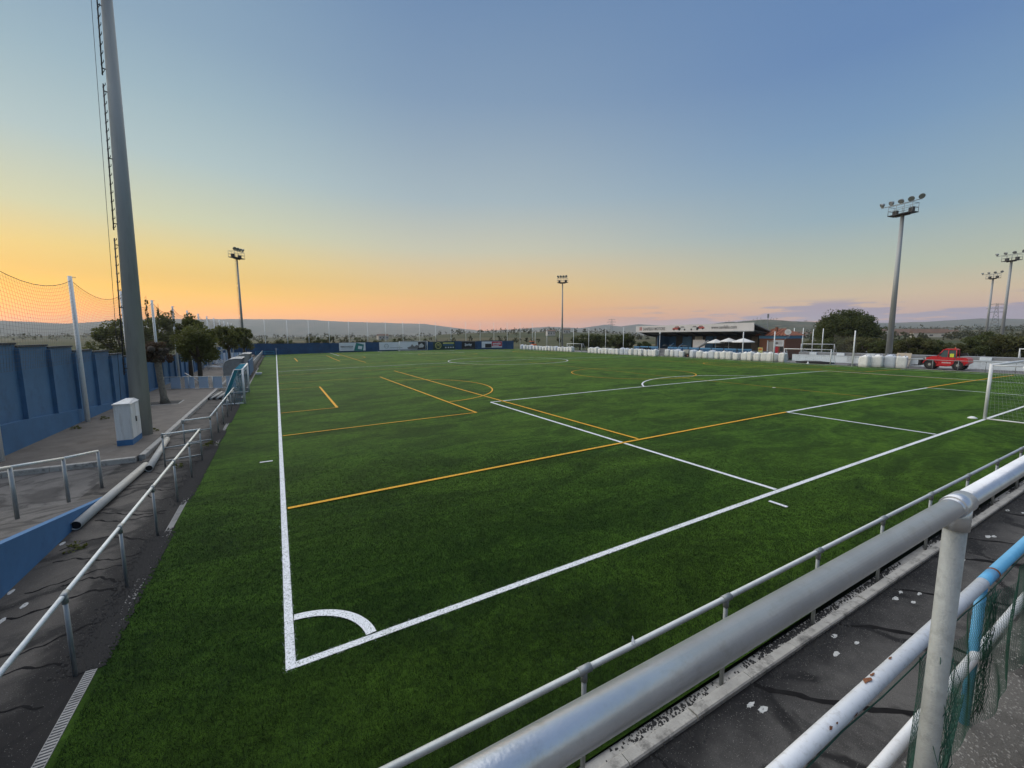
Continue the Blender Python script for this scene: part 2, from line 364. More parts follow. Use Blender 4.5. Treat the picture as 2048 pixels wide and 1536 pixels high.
# ---- artificial turf
def turf_nodes(name, blade):
    m, k = node_mat(name)
    c = k.mix(k.rng(k.noise(.35, 6, .6, dist=.6), .35, .66), (.013, .060, .0100), (.024, .092, .0135))
    c = k.mix(k.rng(k.noise(.10, 5, .55, sc=(1, 2.2, 1)), .40, .62), c, (.046, .104, .012))
    c = k.mix(k.rng(k.noise(1.6, 6, .7, sc=(1, .5, 1), dist=1.0), .50, .68), c, (.018, .058, .012))
    c = k.mix(k.mth('MULTIPLY', k.rng(k.noise(.8, 7, .72, dist=1.5), .56, .70), .55), c, (.060, .098, .034))       # pale rubbed patches
    c = k.mix(k.mth('MULTIPLY', k.rng(k.noise(18, 5, .8), .40, .66), .6), k.mix(.55, c, (.010, .022, .006)), c)
    if not blade:
        c = k.mix(k.mth('MULTIPLY', k.rng(k.noise(150, 3, .8), .36, .60), .85), k.mix(.62, c, (.006, .009, .004)), c)
        c = k.mix(k.mth('MULTIPLY', k.rng(k.noise(.22, 6, .7, sc=(.35, 1.8, 1), dist=.8), .46, .64), .55), c, k.mix(.6, c, (.008, .026, .004)))
        c = k.mix(k.mth('MULTIPLY', k.rng(k.noise(4.5, 6, .85, sc=(1, 1, 1)), .46, .64), .5), c, k.mix(.65, c, (.07, .15, .02)))
        k.bump(k.noise(110, 3, .8), .7, .03)
    yb = k.xyz()[1]; bd = k.mth('SINE', k.mth('MULTIPLY', k.mth('ADD', yb, k.mth('MULTIPLY', k.noise(.3, 2), .8)), math.pi/4.0))
    c = k.mix(k.rng(bd, -.5, .5, 0, .22), c, k.mix(.55, c, (.05, .12, .014)))                         # rolls brushed to and fro
    c = k.mix(.42, c, (.003, .007, .002))
    c = k.mix(k.mth('MULTIPLY', k.rng(k.noise(.42, 7, .74, dist=1.4), .42, .60), .40 if blade else .22), c, (.003, .006, .003))
    if blade: c = k.mix(.54, c, (.006, .010, .005))
    else:
        k.L(k.mth('MULTIPLY', k.rng(k.noise(.55, 7, .72, sc=(.55, 1.2, 1), dist=.9), .36, .66, .14, .46), k.rng(k.noise(6, 6, .8), .36, .62, .55, 1.25)), k.b.inputs['Sheen Weight']); k.b.inputs['Sheen Roughness'].default_value = .55; k.b.inputs['Sheen Tint'].default_value = (.32, .62, .065, 1)
    if blade: c = k.mix(k.mth('MULTIPLY', k.rng(k.noise(.75, 7, .7, dist=1.3), .54, .68), .6), c, (.030, .056, .036))
    k.L(c, k.b.inputs['Base Color']); k.b.inputs['Roughness'].default_value = .7 if not blade else .5; k.b.inputs['Specular IOR Level'].default_value = .04 if not blade else .12
    return m
turf_nodes('turf', False); turf_nodes('turf_blade', True)
for nm, col, gap in (('line_white', (.80, .81, .82), .5), ('line_yellow', (.80, .40, .035), .5)):
    m, k = node_mat(nm)
    c = k.mix(k.rng(k.noise(55, 4, .75), .36, .50), (.05, .08, .03), col)
    c = k.mix(k.mth('MULTIPLY', k.rng(k.noise(1.2, 5, .6), .55, .72), .28), c, (.18, .22, .10))
    k.L(c, k.b.inputs['Base Color']); k.b.inputs['Roughness'].default_value = .8; k.b.inputs['Specular IOR Level'].default_value = .15
# ---- asphalts
def asphalt(name, a, b, crack=.6, grit=.5, drift=None):
    m, k = node_mat(name)
    c = k.mix(k.rng(k.noise(.9, 6, .6), .35, .65), a, b)
    c = k.mix(k.rng(k.noise(130, 2, .7), .54, .72, 0, grit), c, (.30, .29, .27))
    c = k.mix(k.rng(k.noise(70, 3, .8), .50, .66, 0, .6), c, k.mix(.6, c, (.012, .012, .012)))
    wv = k.N.new('ShaderNodeTexVoronoi'); wv.feature = 'DISTANCE_TO_EDGE'
    ns = k.N.new('ShaderNodeTexNoise'); k.L(k.pos, ns.inputs['Vector']); ns.inputs['Scale'].default_value = 1.1; ns.inputs['Detail'].default_value = 4
    vm = k.N.new('ShaderNodeVectorMath'); vm.operation = 'MULTIPLY_ADD'; k.L(ns.outputs[1], vm.inputs[0]); vm.inputs[1].default_value = (.9, .9, 0); k.L(k.pos, vm.inputs[2])
    k.L(vm.outputs[0], wv.inputs['Vector']); wv.inputs['Scale'].default_value = .62
    c = k.mix(k.mth('MULTIPLY', k.rng(wv.outputs['Distance'], .055, .018), k.mth('MULTIPLY', k.rng(k.noise(.7, 4), .38, .50), crack)), c, (.015, .014, .014))
    c = k.mix(k.mth('MULTIPLY', k.rng(k.noise(.55, 6, .7, dist=1.2), .50, .62), .75), c, k.mix(.7, c, (.02, .02, .02)))
    if drift:                                    # crumb rubber swept against the pitch edge
        x, y, z = k.xyz(); e = k.mth('ADD', x if drift[0] == 'x' else y, k.mth('MULTIPLY', k.mth('SUBTRACT', k.noise(1.6, 6, .7), .5), .9))
        c = k.mix(k.rng(e, drift[1], drift[2], 0, .93), c, (.012, .0115, .012))
    k.L(c, k.b.inputs['Base Color']); k.b.inputs['Roughness'].default_value = .85; k.b.inputs['Specular IOR Level'].default_value = .25
    k.bump(k.noise(120, 3, .8), .55, .015)
asphalt('asphalt_left', (.070, .063, .056), (.112, .100, .087), .8, .5, ('x', -3.05, -2.6))
asphalt('asphalt_near', (.070, .066, .063), (.125, .118, .110), .95, .6, ('y', -3.9, -3.0))
asphalt('asphalt_right', (.15, .145, .14), (.20, .19, .18), .4, .4)
asphalt('asphalt_ramp', (.105, .098, .092), (.15, .14, .13), .5, .4)
asphalt('gravel_ledge', (.13, .122, .11), (.19, .18, .165), .2, .9)

# ---- terrain: plateau under the ground, valley, ridges
AZ = [-180, -60, -40, -21.2, -17.3, -11.3, -2.5, 2.7, 8.4, 17.8, 21.1, 25.1, 30, 34.6, 38.7, 42.0, 44, 46.4, 50.1, 56.4, 60.5, 65.7, 74, 77.5, 80.1, 100, 140, 180]
EL = [1.2, 1.2, 1.3, 1.40, 1.30, 1.75, 1.90, 1.97, 1.71, 1.54, 1.07, .62, .80, 1.18, .95, 1.38, 1.1, 1.36, 1.02, 1.2, 1.2, 1.0, .95, 1.14, 1.02, 1.1, 1.2, 1.2]
def vnoise(x, y, s):                               # small value noise, numpy
    x = np.asarray(x)/s; y = np.asarray(y)/s; xi = np.floor(x).astype(int); yi = np.floor(y).astype(int); fx = x-xi; fy = y-yi
    fx = fx*fx*(3-2*fx); fy = fy*fy*(3-2*fy)
    def h(a, b): v = np.sin(a*127.1+b*311.7)*43758.5453; return v-np.floor(v)
    return (h(xi, yi)*(1-fx)+h(xi+1, yi)*fx)*(1-fy)+(h(xi, yi+1)*(1-fx)+h(xi+1, yi+1)*fx)*fy
def fbm(x, y, s): return vnoise(x, y, s)*.5+vnoise(x+71, y-33, s*.47)*.27+vnoise(x-19, y+57, s*.21)*.15+vnoise(x+5, y+11, s*.09)*.08
def plateau(az):
    return np.interp(az, [-180, -30, 0, 30, 42, 50, 60, 95, 130, 180], [130, 60, 122, 125, 128, 150, 230, 260, 150, 130])
def terrain_h(X, Y):
    X = np.asarray(X, float); Y = np.asarray(Y, float)
    dx = X-CAM[0]; dy = Y-CAM[1]; r = np.hypot(dx, dy); az = np.degrees(np.arctan2(dx, dy))
    pr = plateau(az); t = np.clip((r-pr)/700, 0, 1); t = t*t*(3-2*t)
    n = fbm(X, Y, 420)-.5; n2 = fbm(X, Y, 1700)-.5
    drop = np.interp(az, [-180, -25, 0, 14, 22, 40, 55, 70, 90, 180], [-30, -22, -55, -55, -22, -14, -16, -14, -14, -30])
    z = -.16 + drop*t + n*16*np.clip((r-pr)/500, 0, 1) + n2*60*np.clip((r-1500)/2000, 0, 1)
    ridge = CAM[2] + 5400*np.tan(np.radians(np.interp(az, AZ, EL))) + (fbm(X, Y, 900)-.5)*46
    f = np.clip((r-3300)/2100, 0, 1); f = f*f*(3-2*f)
    z = z*(1-f) + f*ridge*np.where(r > 5400, np.clip(1-(r-5400)/7000, .5, 1), 1)
    def hill(r0, w, azs, els):
        e = np.interp(az, azs, els); g = np.exp(-((r-r0)/w)**2); return g*(CAM[2]+r0*np.tan(np.radians(e))+(fbm(X+900, Y, 160)-.5)*r0*.006)
    for a in (hill(650, 230, [14, 17, 20, 24, 30, 36, 44, 48], [-3, -.4, .22, .35, .38, .45, .1, -3]),
              hill(2300, 700, [49, 52, 56.4, 60.5, 65.7, 70, 74, 80, 95], [-2, .85, 1.36, 1.58, 1.2, .55, .45, .5, .4]),
              hill(1050, 330, [62, 66, 72, 78, 85, 100], [-2, .1, .22, .25, .2, .1]),
              hill(1900, 700, [-60, -26, -20, -12, -6, 0], [.1, .05, .12, .2, .05, -2])):
        z = np.maximum(z, np.where(a > -50, a, -1e3))
    return np.where(r < pr, -.16, z)
def build_terrain():
    rs = np.concatenate([[0], np.linspace(40, 260, 14), np.geomspace(275, 7600, 110)]); azs = np.radians(np.concatenate([np.linspace(-40, 100, 420), np.linspace(101, 319, 120)]))
    Rr, Aa = np.meshgrid(rs, azs, indexing='ij'); X = CAM[0]+Rr*np.sin(Aa); Y = CAM[1]+Rr*np.cos(Aa); Z = terrain_h(X, Y)
    nr, na = Rr.shape; V = np.stack([X, Y, Z], -1).reshape(-1, 3); i, j = np.meshgrid(np.arange(nr-1), np.arange(na), indexing='ij'); j2 = (j+1) % na
    Fc = np.stack([i*na+j, (i+1)*na+j, (i+1)*na+j2, i*na+j2], -1).reshape(-1, 4)[:, ::-1]
    o = obj('terrain', np_mesh('terrain', V, Fc, True), MT['terrain']); o['kind'] = 'structure'
build_terrain()

def struct(name, mb, m, loc=None): return obj(name, mb, MT[m], loc=loc, kind='structure')
# ---- the pitch
def pz(x, y): return (x, y, zc(x))
pitch = struct('football_pitch', MB().grid(lambda u, v: pz(-2.12+u*66.54, -2.79+v*107.0), 66, 26), 'turf')
line_n = [0]
def strip(name, pts, w, m, closed=False):
    line_n[0] += 1; dz = .007+.0006*line_n[0]; mb = MB(); n = len(pts); L = []; R_ = []
    for i, (x, y) in enumerate(pts):
        a = pts[i-1] if (i > 0 or closed) else pts[i]; b = pts[(i+1) % n] if (i < n-1 or closed) else pts[i]
        tx, ty = b[0]-a[0], b[1]-a[1]; l = math.hypot(tx, ty); nx, ny = -ty/l*w/2, tx/l*w/2
        L.append((x+nx, y+ny, zc(x+nx)+dz)); R_.append((x-nx, y-ny, zc(x-nx)+dz))
    mb.add(L+R_, [(i+n, (i+1) % n+n, (i+1) % n, i) for i in range(n if closed else n-1)])
    return obj(name, mb, MT[m], pitch)
def seg(p, q, st=1.0):
    n = max(1, int(math.dist(p, q)/st)); return [(p[0]+(q[0]-p[0])*i/n, p[1]+(q[1]-p[1])*i/n) for i in range(n+1)]
def arc(c, r, a0, a1, n=40): return [(c[0]+r*math.cos(math.radians(a0+(a1-a0)*i/n)), c[1]+r*math.sin(math.radians(a0+(a1-a0)*i/n))) for i in range(n+1)]
WL, YL = .15, .12; HW = PW/2
def white(name, p, q, w=WL): strip(name, seg(p, q), w, 'line_white')
def yellow(name, p, q, w=YL): strip(name, seg(p, q), w, 'line_yellow')
white('touch_line', (0, -.05), (0, PL), .115); white('touch_line', (PW, 0), (PW, PL))
white('goal_line', (.06, 0), (PW-.06, 0), .115); white('goal_line', (.08, PL), (PW-.08, PL)); white('halfway_line', (.08, PL/2), (PW-.08, PL/2), .13)
for y0, s in ((0, 1), (PL, -1)):
    for dx, dep in ((20.16, 16.5), (9.16, 5.5)):
        for sx in (-1, 1): white('area_line', (HW+sx*dx, y0+s*.08), (HW+sx*dx, y0+s*dep), .13)
        white('area_line', (HW-dx, y0+s*dep), (HW+dx, y0+s*dep), .13)
    a = math.degrees(math.asin(5.5/9.15)); strip('penalty_arc', arc((HW, y0+s*11), 9.15, s*a, s*(180-a)), .13, 'line_white')
    strip('penalty_spot', arc((HW, y0+s*11), .1, 0, 180, 8), .18, 'line_white')
strip('corner_arc', arc((0, 0), 1.0, 4, 86, 20), .14, 'line_white')
strip('centre_circle', arc((HW, PL/2), 9.15, 0, 359, 90)[:-1], .13, 'line_white', True)
white('corner_mark', (-.62, 10.15), (-.25, 10.15), .1); white('corner_mark', (10.15, -.66), (10.15, -.25), .1)
for f in (lambda y: y, lambda y: PL-y):            # the two seven-a-side pitches laid across the field
    yellow('seven_side_line', (.09, f(5.5)), (HW-9.2, f(5.5))); yellow('seven_side_line', (HW+9.2, f(5.5)), (PW-.09, f(5.5))); yellow('seven_side_line', (.09, f(44.8)), (PW-.09, f(44.8)), .08)
    for gx in (lambda x: x, lambda x: PW-x):
        yellow('seven_side_line', (gx(11.9), f(5.6)), (gx(11.6), f(42.2)))
        yellow('seven_side_line', (gx(8.95), f(13.9)), (gx(8.75), f(36.1))); yellow('seven_side_line', (gx(.09), f(13.95)), (gx(8.9), f(13.95)), .09); yellow('seven_side_line', (gx(.09), f(36.1)), (gx(8.7), f(36.1)), .06)
        yellow('seven_side_line', (gx(2.92), f(19.9)), (gx(2.95), f(31.3)), .14); yellow('seven_side_line', (gx(.09), f(19.9)), (gx(2.85), f(19.9)), .08); yellow('seven_side_line', (gx(.09), f(31.3)), (gx(2.85), f(31.3)), .05)
        strip('seven_side_arc', [(gx(8.85+math.cos(math.radians(a))*5.6), f(25+math.sin(math.radians(a))*7.0)) for a in range(-88, 90, 6)], .1, 'line_yellow')
    strip('seven_side_circle', [(HW+6*math.cos(math.radians(a)), f(25+6*math.sin(math.radians(a)))) for a in range(0, 360, 6)], .09, 'line_yellow', True)
    yellow('seven_side_line', (HW, f(5.7)), (HW, f(44.7)), .06)
# ---- turf blades close to the camera (uncountable)
def blades(name, N, m, test, h=(.022, .042)):
    n = int(N*2.2); x = rng.uniform(-2.06, 17.6, n); y = rng.uniform(-2.78, 12.2, n)
    d = np.sqrt((x-CAM[0])**2+(y-CAM[1])**2+16); p = np.clip((5.2/d)**1.3, 0, 1)*np.clip((17.5-d)/9, 0, 1)**1.4
    keep = (rng.random(n) < p) & test(x, y); x = x[keep]; y = y[keep]; d = d[keep]; n = len(x)
    a = rng.uniform(0, 2*np.pi, n); hh = rng.uniform(*h, n); wd = .0014*np.clip(d/4.5, 1, 4); la = rng.uniform(0, 2*np.pi, n); le = rng.uniform(.1, .95, n)*hh
    z = np.where((x > 0) & (x < PW), CROWN*(1-(2*x/PW-1)**2), 0)
    V = np.stack([np.stack([x-np.cos(a)*wd, y-np.sin(a)*wd, z], -1), np.stack([x+np.cos(a)*wd, y+np.sin(a)*wd, z], -1), np.stack([x+np.cos(la)*le, y+np.sin(la)*le, z+hh*.8], -1)], 1).reshape(-1, 3)
    o = obj(name, np_mesh(name, V, np.arange(3*n).reshape(-1, 3)), MT[m]); o['kind'] = 'stuff'; return o
def on_line(x, y):
    j = .012*np.sin(x*31+y*17)+.010*np.sin(y*53-x*41)+np.abs(rng.normal(0, .016, len(x)))
    t = (np.abs(x)+j < .085) & (y > -.085); g = (np.abs(y)+j < .085) & (x > -.085); c = (np.abs(np.hypot(x, y)-1) + j < .085) & (x > 0) & (y > 0)
    ye = (np.abs(y-5.5) < .06) & (x > .08); pa = (np.abs(x-(HW-20.16)) < .065) & (y > 0)
    tk = ((np.abs(y-10.15) < .05) & (x > -.62) & (x < -.25)) | ((np.abs(x-10.15) < .05) & (y > -.66) & (y < -.25))
    return t | g | c | pa | tk, ye
b1 = blades('turf_fibres', 1000000, 'turf_blade', lambda x, y: ~(on_line(x, y)[0] | on_line(x, y)[1])); tag(b1, 'short green synthetic turf fibres round the corner of the pitch', 'turf')
b2 = blades('painted_turf_fibres', 900000, 'line_white', lambda x, y: on_line(x, y)[0], (.012, .03)); tag(b2, 'white turf fibres of the lines at the pitch corner', 'turf')
# ---- hard surfaces round the pitch
ground_left = struct('left_walkway', MB().grid(lambda u, v: (-4.6+u*2.36, -4.66+v*17.1, 0.0), 4, 8).grid(lambda u, v: (-4.1+u*1.86, 12.44+v*93, 0.0), 2, 20), 'asphalt_left')
struct('left_forecourt', MB().grid(lambda u, v: (-8.3+u*3.7, 8.8+v*3.6, .001), 3, 3), 'asphalt_ramp')
struct('near_walkway', MB().grid(lambda u, v: (-2.24+u*77, -4.66+v*1.64, 0.0), 30, 2), 'asphalt_near')
struct('right_walkway', MB().grid(lambda u, v: (64.42+u*6.2, -3.02+v*108, -.004), 3, 20), 'asphalt_right')
struct('far_strip', MB().grid(lambda u, v: (-8+u*78, 104.2+v*.5, -.02), 20, 1), 'asphalt_right')
plat = struct('left_platform', MB().bb(-8.35, -4.24, 12.56, 105, -.1, .15), 'platform_concrete')
# platform kerb stones, each its own piece
def stones(parent, pts0, pts1, n, w, z0, z1, m, name='kerb_stone', gap=.012, jit=.004):
    me = None; p0 = Vector(pts0); p1 = Vector(pts1); L = (p1-p0).length/n; a = math.atan2(p1.y-p0.y, p1.x-p0.x)
    for i in range(n):
        c = p0+(p1-p0)*((i+.5)/n)
        if me is None:
            b = MB(); hx, hy = (L-gap)/2, w/2; e = min(.015, w*.15)
            b.prism([(-hy, z0), (hy, z0), (hy, z1-e), (hy-e, z1), (-hy+e, z1), (-hy, z1-e)], 'x', -hx, hx); me = b.mesh(name); me.materials.append(MT[m])
        o = bpy.data.objects.new(name, me); COL.objects.link(o); o.parent = parent; o.location = (c.x, c.y, rnd.uniform(-jit, jit)); o.rotation_euler = (rnd.uniform(-.01, .01), 0, a+rnd.uniform(-.004, .004))
stones(plat, (-4.14, 12.7, 0), (-4.14, 60, 0), 47, .18, -.12, .165, 'kerb_concrete')
stones(plat, (-8.3, 12.46, 0), (-4.24, 12.46, 0), 4, .18, -.12, .165, 'kerb_concrete')
nk = struct('near_kerb_bed', MB().bb(-2.2, 76, -3.03, -2.785, -.14, .012), 'kerb_concrete')
stones(nk, (-2.2, -2.965, 0), (37.8, -2.965, 0), 40, .13, -.10, .055, 'kerb_concrete', jit=.008)
rk = struct('right_kerb', MB().bb(64.42, 64.56, -2.7, 104, -.1, .03), 'kerb_concrete')
# ramp on the left climbing towards the camera, spectator terrace and the lower ledge
RS = .172
struct('ramp', MB().add([(-8.3, 8.8, .002), (-4.12, 8.8, .002), (-4.12, -5.7, 14.5*RS), (-8.3, -5.7, 14.5*RS)], [(3, 2, 1, 0)]), 'asphalt_ramp')
struct('spectator_terrace', MB().bb(-8.3, 78, -9.5, -5.72, -.1, 2.5).bb(-1.5, 78, -5.73, -5.34, -.1, 2.499), 'platform_concrete')
struct('lower_ledge', MB().bb(-1.5, 78, -5.34, -4.66, -.1, 1.2), 'gravel_ledge')
# second field beyond the low white wall on the right
struct('training_ground', MB().grid(lambda u, v: (76+u*130, -40+v*110, -.10), 8, 6), 'asphalt_right')
# white painted rubber-granule footprints by every post of the near railing
for i in range(6):
    for (dx, dy, r) in rnd.sample(((-.17, .02, .075), (.06, .09, .06), (.0, -.11, .07), (.2, -.03, .065)), rnd.choice((2, 3, 4))):
        x, y = 4.32+i*2.09+dx+rnd.uniform(-.12, .12), -3.27+dy+rnd.uniform(-.06, .06); r *= rnd.uniform(.6, 1.15)
        obj('paint_spot', MB().add([(x+r*1.3*math.cos(a)*(1+rnd.uniform(-.35, .2)), y+r*.55*math.sin(a)*(1+rnd.uniform(-.4, .25)), .004) for a in np.linspace(0, 2*np.pi, 15)[:-1]], [tuple(range(14))]), MT['white_mark'], bpy.data.objects['near_walkway'])
for (px, py) in ((22, 1184), (48, 1211), (125, 1087), (3, 1242)):
    p = at_z(px, py, .004); r = .07
    obj('paint_spot', MB().add([(p[0]+r*.5*math.cos(a)*(1+rnd.uniform(-.2, .2)), p[1]+r*1.3*math.sin(a), .004) for a in np.linspace(0, 2*np.pi, 13)[:-1]], [tuple(range(12))]), MT['white_mark'], ground_left)
# tarred seams and old cracks wandering over the walkways
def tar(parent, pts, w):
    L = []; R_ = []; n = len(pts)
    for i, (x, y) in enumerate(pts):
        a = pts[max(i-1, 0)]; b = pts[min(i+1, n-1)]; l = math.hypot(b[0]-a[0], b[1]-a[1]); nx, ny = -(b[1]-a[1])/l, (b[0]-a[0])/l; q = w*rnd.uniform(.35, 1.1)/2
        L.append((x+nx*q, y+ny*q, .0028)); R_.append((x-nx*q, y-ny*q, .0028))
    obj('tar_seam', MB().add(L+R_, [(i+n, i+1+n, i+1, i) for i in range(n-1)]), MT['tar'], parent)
for i in range(20):
    y0 = -1.5+i*.72+rnd.uniform(-.2, .2); a = rnd.uniform(0, 6); am = rnd.uniform(.1, .35); sl = rnd.uniform(-.35, .5); x1 = rnd.uniform(-3.2, -4.08)
    tar(ground_left, [(-2.45+(x1+2.45)*t, y0+sl*t+am*math.sin(a+t*4.5)+.03*math.sin(t*31+i)) for t in np.linspace(0, 1, 26)], rnd.uniform(.03, .075))
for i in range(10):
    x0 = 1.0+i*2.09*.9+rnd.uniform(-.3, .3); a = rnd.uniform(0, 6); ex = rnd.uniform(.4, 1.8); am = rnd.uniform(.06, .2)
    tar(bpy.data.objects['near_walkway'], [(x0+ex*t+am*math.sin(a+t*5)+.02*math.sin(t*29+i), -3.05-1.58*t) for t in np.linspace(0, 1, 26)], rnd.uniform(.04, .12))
# drain grating along the left touch line: a frame and every bar that can be told apart
drain = struct('drain_channel', MB().bb(-2.235, -2.228, -2.7, 60, -.03, .006).bb(-2.132, -2.125, -2.7, 60, -.03, .006).bb(-2.229, -2.131, -2.7, 60, -.06, -.035), 'concrete')
bar = MB().bb(-.048, .048, -.012, .012, -.02, .004).mesh('grating_bar'); bar.materials.append(MT['concrete'])
for i in range(90):
    o = bpy.data.objects.new('grating_bar', bar); COL.objects.link(o); o.parent = drain; o.location = (-2.18, -.75+i*.042, 0)
rest = MB()
for i in range(700): rest.bb(-2.228, -2.132, 3.03+i*.042, 3.054+i*.042, -.02, .004)
obj('grating_bars', rest, MT['concrete'], drain, kind='stuff')
# crumb rubber swept over the drain
n = 60000; xx = rng.normal(-2.24, .11, n); yy = rng.uniform(1.2, 34, n); kp = (np.sin(yy*1.7)+np.sin(yy*.6+1)+rng.normal(0, .45, n) > -.35) & (xx < -2.04); xx = xx[kp]; yy = yy[kp]; n = len(xx); s = rng.uniform(.006, .024, n)
V = np.stack([np.stack([xx-s, yy-s, np.full(n, .004)], -1), np.stack([xx+s, yy-s, np.full(n, .004)], -1), np.stack([xx, yy+s, np.full(n, .006)], -1), np.stack([xx, yy, .012+s*.9], -1)], 1).reshape(-1, 3)
I = np.arange(n)[:, None]*4; Fc = np.concatenate([I+np.array([[0, 1, 3]]), I+np.array([[1, 2, 3]]), I+np.array([[2, 0, 3]])])
o = obj('crumb_rubber', np_mesh('crumb_rubber', V, Fc), MT['rubber']); o['kind'] = 'stuff'; tag(o, 'black crumb rubber swept along the drain at the touch line', 'rubber crumb')
n = 14000; yy = np.where(rng.random(n) < .62, rng.normal(-2.83, .03, n), rng.normal(-3.08, .05, n)); xx = rng.uniform(1.5, 22, n); kp = (np.sin(xx*2.3)+np.sin(xx*.9+2)+rng.normal(0, .7, n) > .1); xx = xx[kp]; yy = yy[kp]; n = len(xx); s = rng.uniform(.005, .018, n)
z0 = np.where(yy > -2.9, .012, 0.0)
V = np.stack([np.stack([xx-s, yy-s, z0], -1), np.stack([xx+s, yy-s, z0], -1), np.stack([xx, yy+s, z0], -1), np.stack([xx, yy, z0+s*1.2], -1)], 1).reshape(-1, 3)
I = np.arange(n)[:, None]*4; Fc = np.concatenate([I+np.array([[0, 1, 3]]), I+np.array([[1, 2, 3]]), I+np.array([[2, 0, 3]])])
o = obj('crumb_rubber', np_mesh('crumb_rubber', V, Fc), MT['rubber']); o['kind'] = 'stuff'; tag(o, 'black crumb rubber spilled over the near concrete kerb', 'rubber crumb')
# stone flecks worn out of the asphalt surface of the near and left walkways
for nm, (xa, xb, ya, yb), zz, n, lb in (('asphalt_chippings', (-2.2, 20, -4.64, -3.06), .001, 26000, 'pale stone chippings showing in the near dark asphalt walkway'), ('asphalt_chippings', (-4.5, -2.3, -3, 14), .001, 16000, 'pale stone chippings showing in the left asphalt walkway')):
    xx = rng.uniform(xa, xb, n); yy = rng.uniform(ya, yb, n); s = rng.uniform(.0015, .0055, n)*(1+.07*np.hypot(xx, yy)*.5); a = rng.uniform(0, 6.28, n)
    V = np.stack([np.stack([xx+np.cos(a+q)*s, yy+np.sin(a+q)*s, np.full(n, zz+.0015*(q > 3))], -1) for q in (0, 2.1, 4.2)], 1).reshape(-1, 3)
    o = obj(nm, np_mesh(nm, V, np.arange(3*n).reshape(-1, 3)), MT['chip']); o['kind'] = 'stuff'; tag(o, lb, 'chippings')
# ---- haze: the evening air over the valley
hz_ = MB().box((0, 0, 60), (15600, 15600, 380)); hm = bpy.data.materials.new('haze'); hm.use_nodes = True; hn = hm.node_tree; hn.nodes.clear()
ho = hn.nodes.new('ShaderNodeOutputMaterial'); hv = hn.nodes.new('ShaderNodeVolumePrincipled'); hv.inputs['Color'].default_value = (.88, .92, .98, 1); hv.inputs['Density'].default_value = HAZE; hv.inputs['Anisotropy'].default_value = .2
hn.links.new(hv.outputs[0], ho.inputs['Volume'])
if HAZE > 0:
    ho_ = obj('haze', hz_, hm, kind='stuff'); tag(ho_, 'thin evening haze lying over the valley and hills', 'haze')
# ================================================================== WALLS
def panel_mesh(name, b, m): me = b.mesh(name); me.materials.append(MT[m]); return me
def put(name, me, parent, loc, rz=0.0):
    o = bpy.data.objects.new(name, me); COL.objects.link(o); o.parent = parent; o.location = Vector(loc)-(parent.location if parent else Vector()); o.rotation_euler = (0, 0, rz); return o
# left boundary wall: ribbed precast bays of 2.45 m, stepping down with the slope
WX = -8.36
lw = thing('boundary_wall', 'long blue ribbed concrete wall with stepped dark coping beside the left walkway', 'wall', (WX, 12, .15))
Y0 = 12.1; BAY = 2.45
for i in range(38):
    y0 = Y0+i*BAY; y1 = y0+BAY; ym = (y0+y1)/2
    zt = float(np.interp(ym, [12, 18.2, 20.7, 23, 25.6, 28, 34.5, 40, 110], [4.05, 3.80, 3.70, 3.48, 3.36, 3.12, 2.55, 2.42, 2.4]))
    zb = float(np.interp(y0, [12, 17, 19.4, 21.9, 24.3, 26.8, 29.3, 34.4, 40], [1.35, 1.1, .92, .74, .56, .40, .30, .22, .2]))
    obj('wall_panel', MB().bb(WX-.16, WX, y0+.004, y1-.004, zb-.28, zt), MT['wall_blue'], lw)
    if i > 0: obj('rib', MB().bb(WX-.02, WX+.13, y0-.09, y0+.09, zb+.002, zt-.05), MT['wall_blue'], lw)
    obj('coping', MB().bb(WX-.2, WX+.05, y0+.002, y1-.002, zt, zt+.07), MT['dark_coping'], lw)
pl_ = MB(); ys = np.linspace(12.1, 105.2, 39)
prof = lambda y: float(np.interp(y, [12, 17, 19.4, 21.9, 24.3, 26.8, 29.3, 34.4, 40, 106], [1.34, 1.09, .91, .73, .55, .39, .29, .21, .19, .19]))
V = [];
for y in ys: V += [(WX-.2, y, 0.1), (WX+.17, y, .1), (WX+.15, y, prof(y)), (WX-.2, y, prof(y))]
Fc = []
for i in range(len(ys)-1):
    a = i*4; b = a+4
    for q in range(4): Fc.append((a+q, a+(q+1) % 4, b+(q+1) % 4, b+q))
Fc += [(3, 2, 1, 0), tuple(len(V)-4+q for q in range(4))]
pl_.add(V, Fc); obj('plinth', pl_, MT['plinth_blue'], lw)
# far wall
fw = thing('boundary_wall', 'dark blue wall with sponsor banners behind the far goal', 'wall', (30, 104.75, 0))
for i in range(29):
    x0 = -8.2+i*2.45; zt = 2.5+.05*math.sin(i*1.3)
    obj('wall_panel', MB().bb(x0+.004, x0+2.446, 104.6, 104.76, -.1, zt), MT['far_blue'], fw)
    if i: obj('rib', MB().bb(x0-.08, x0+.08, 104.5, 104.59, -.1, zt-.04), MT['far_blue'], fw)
obj('coping', MB().bb(-8.2, 62.8, 104.55, 104.81, 2.56, 2.62), MT['dark_coping'], fw)
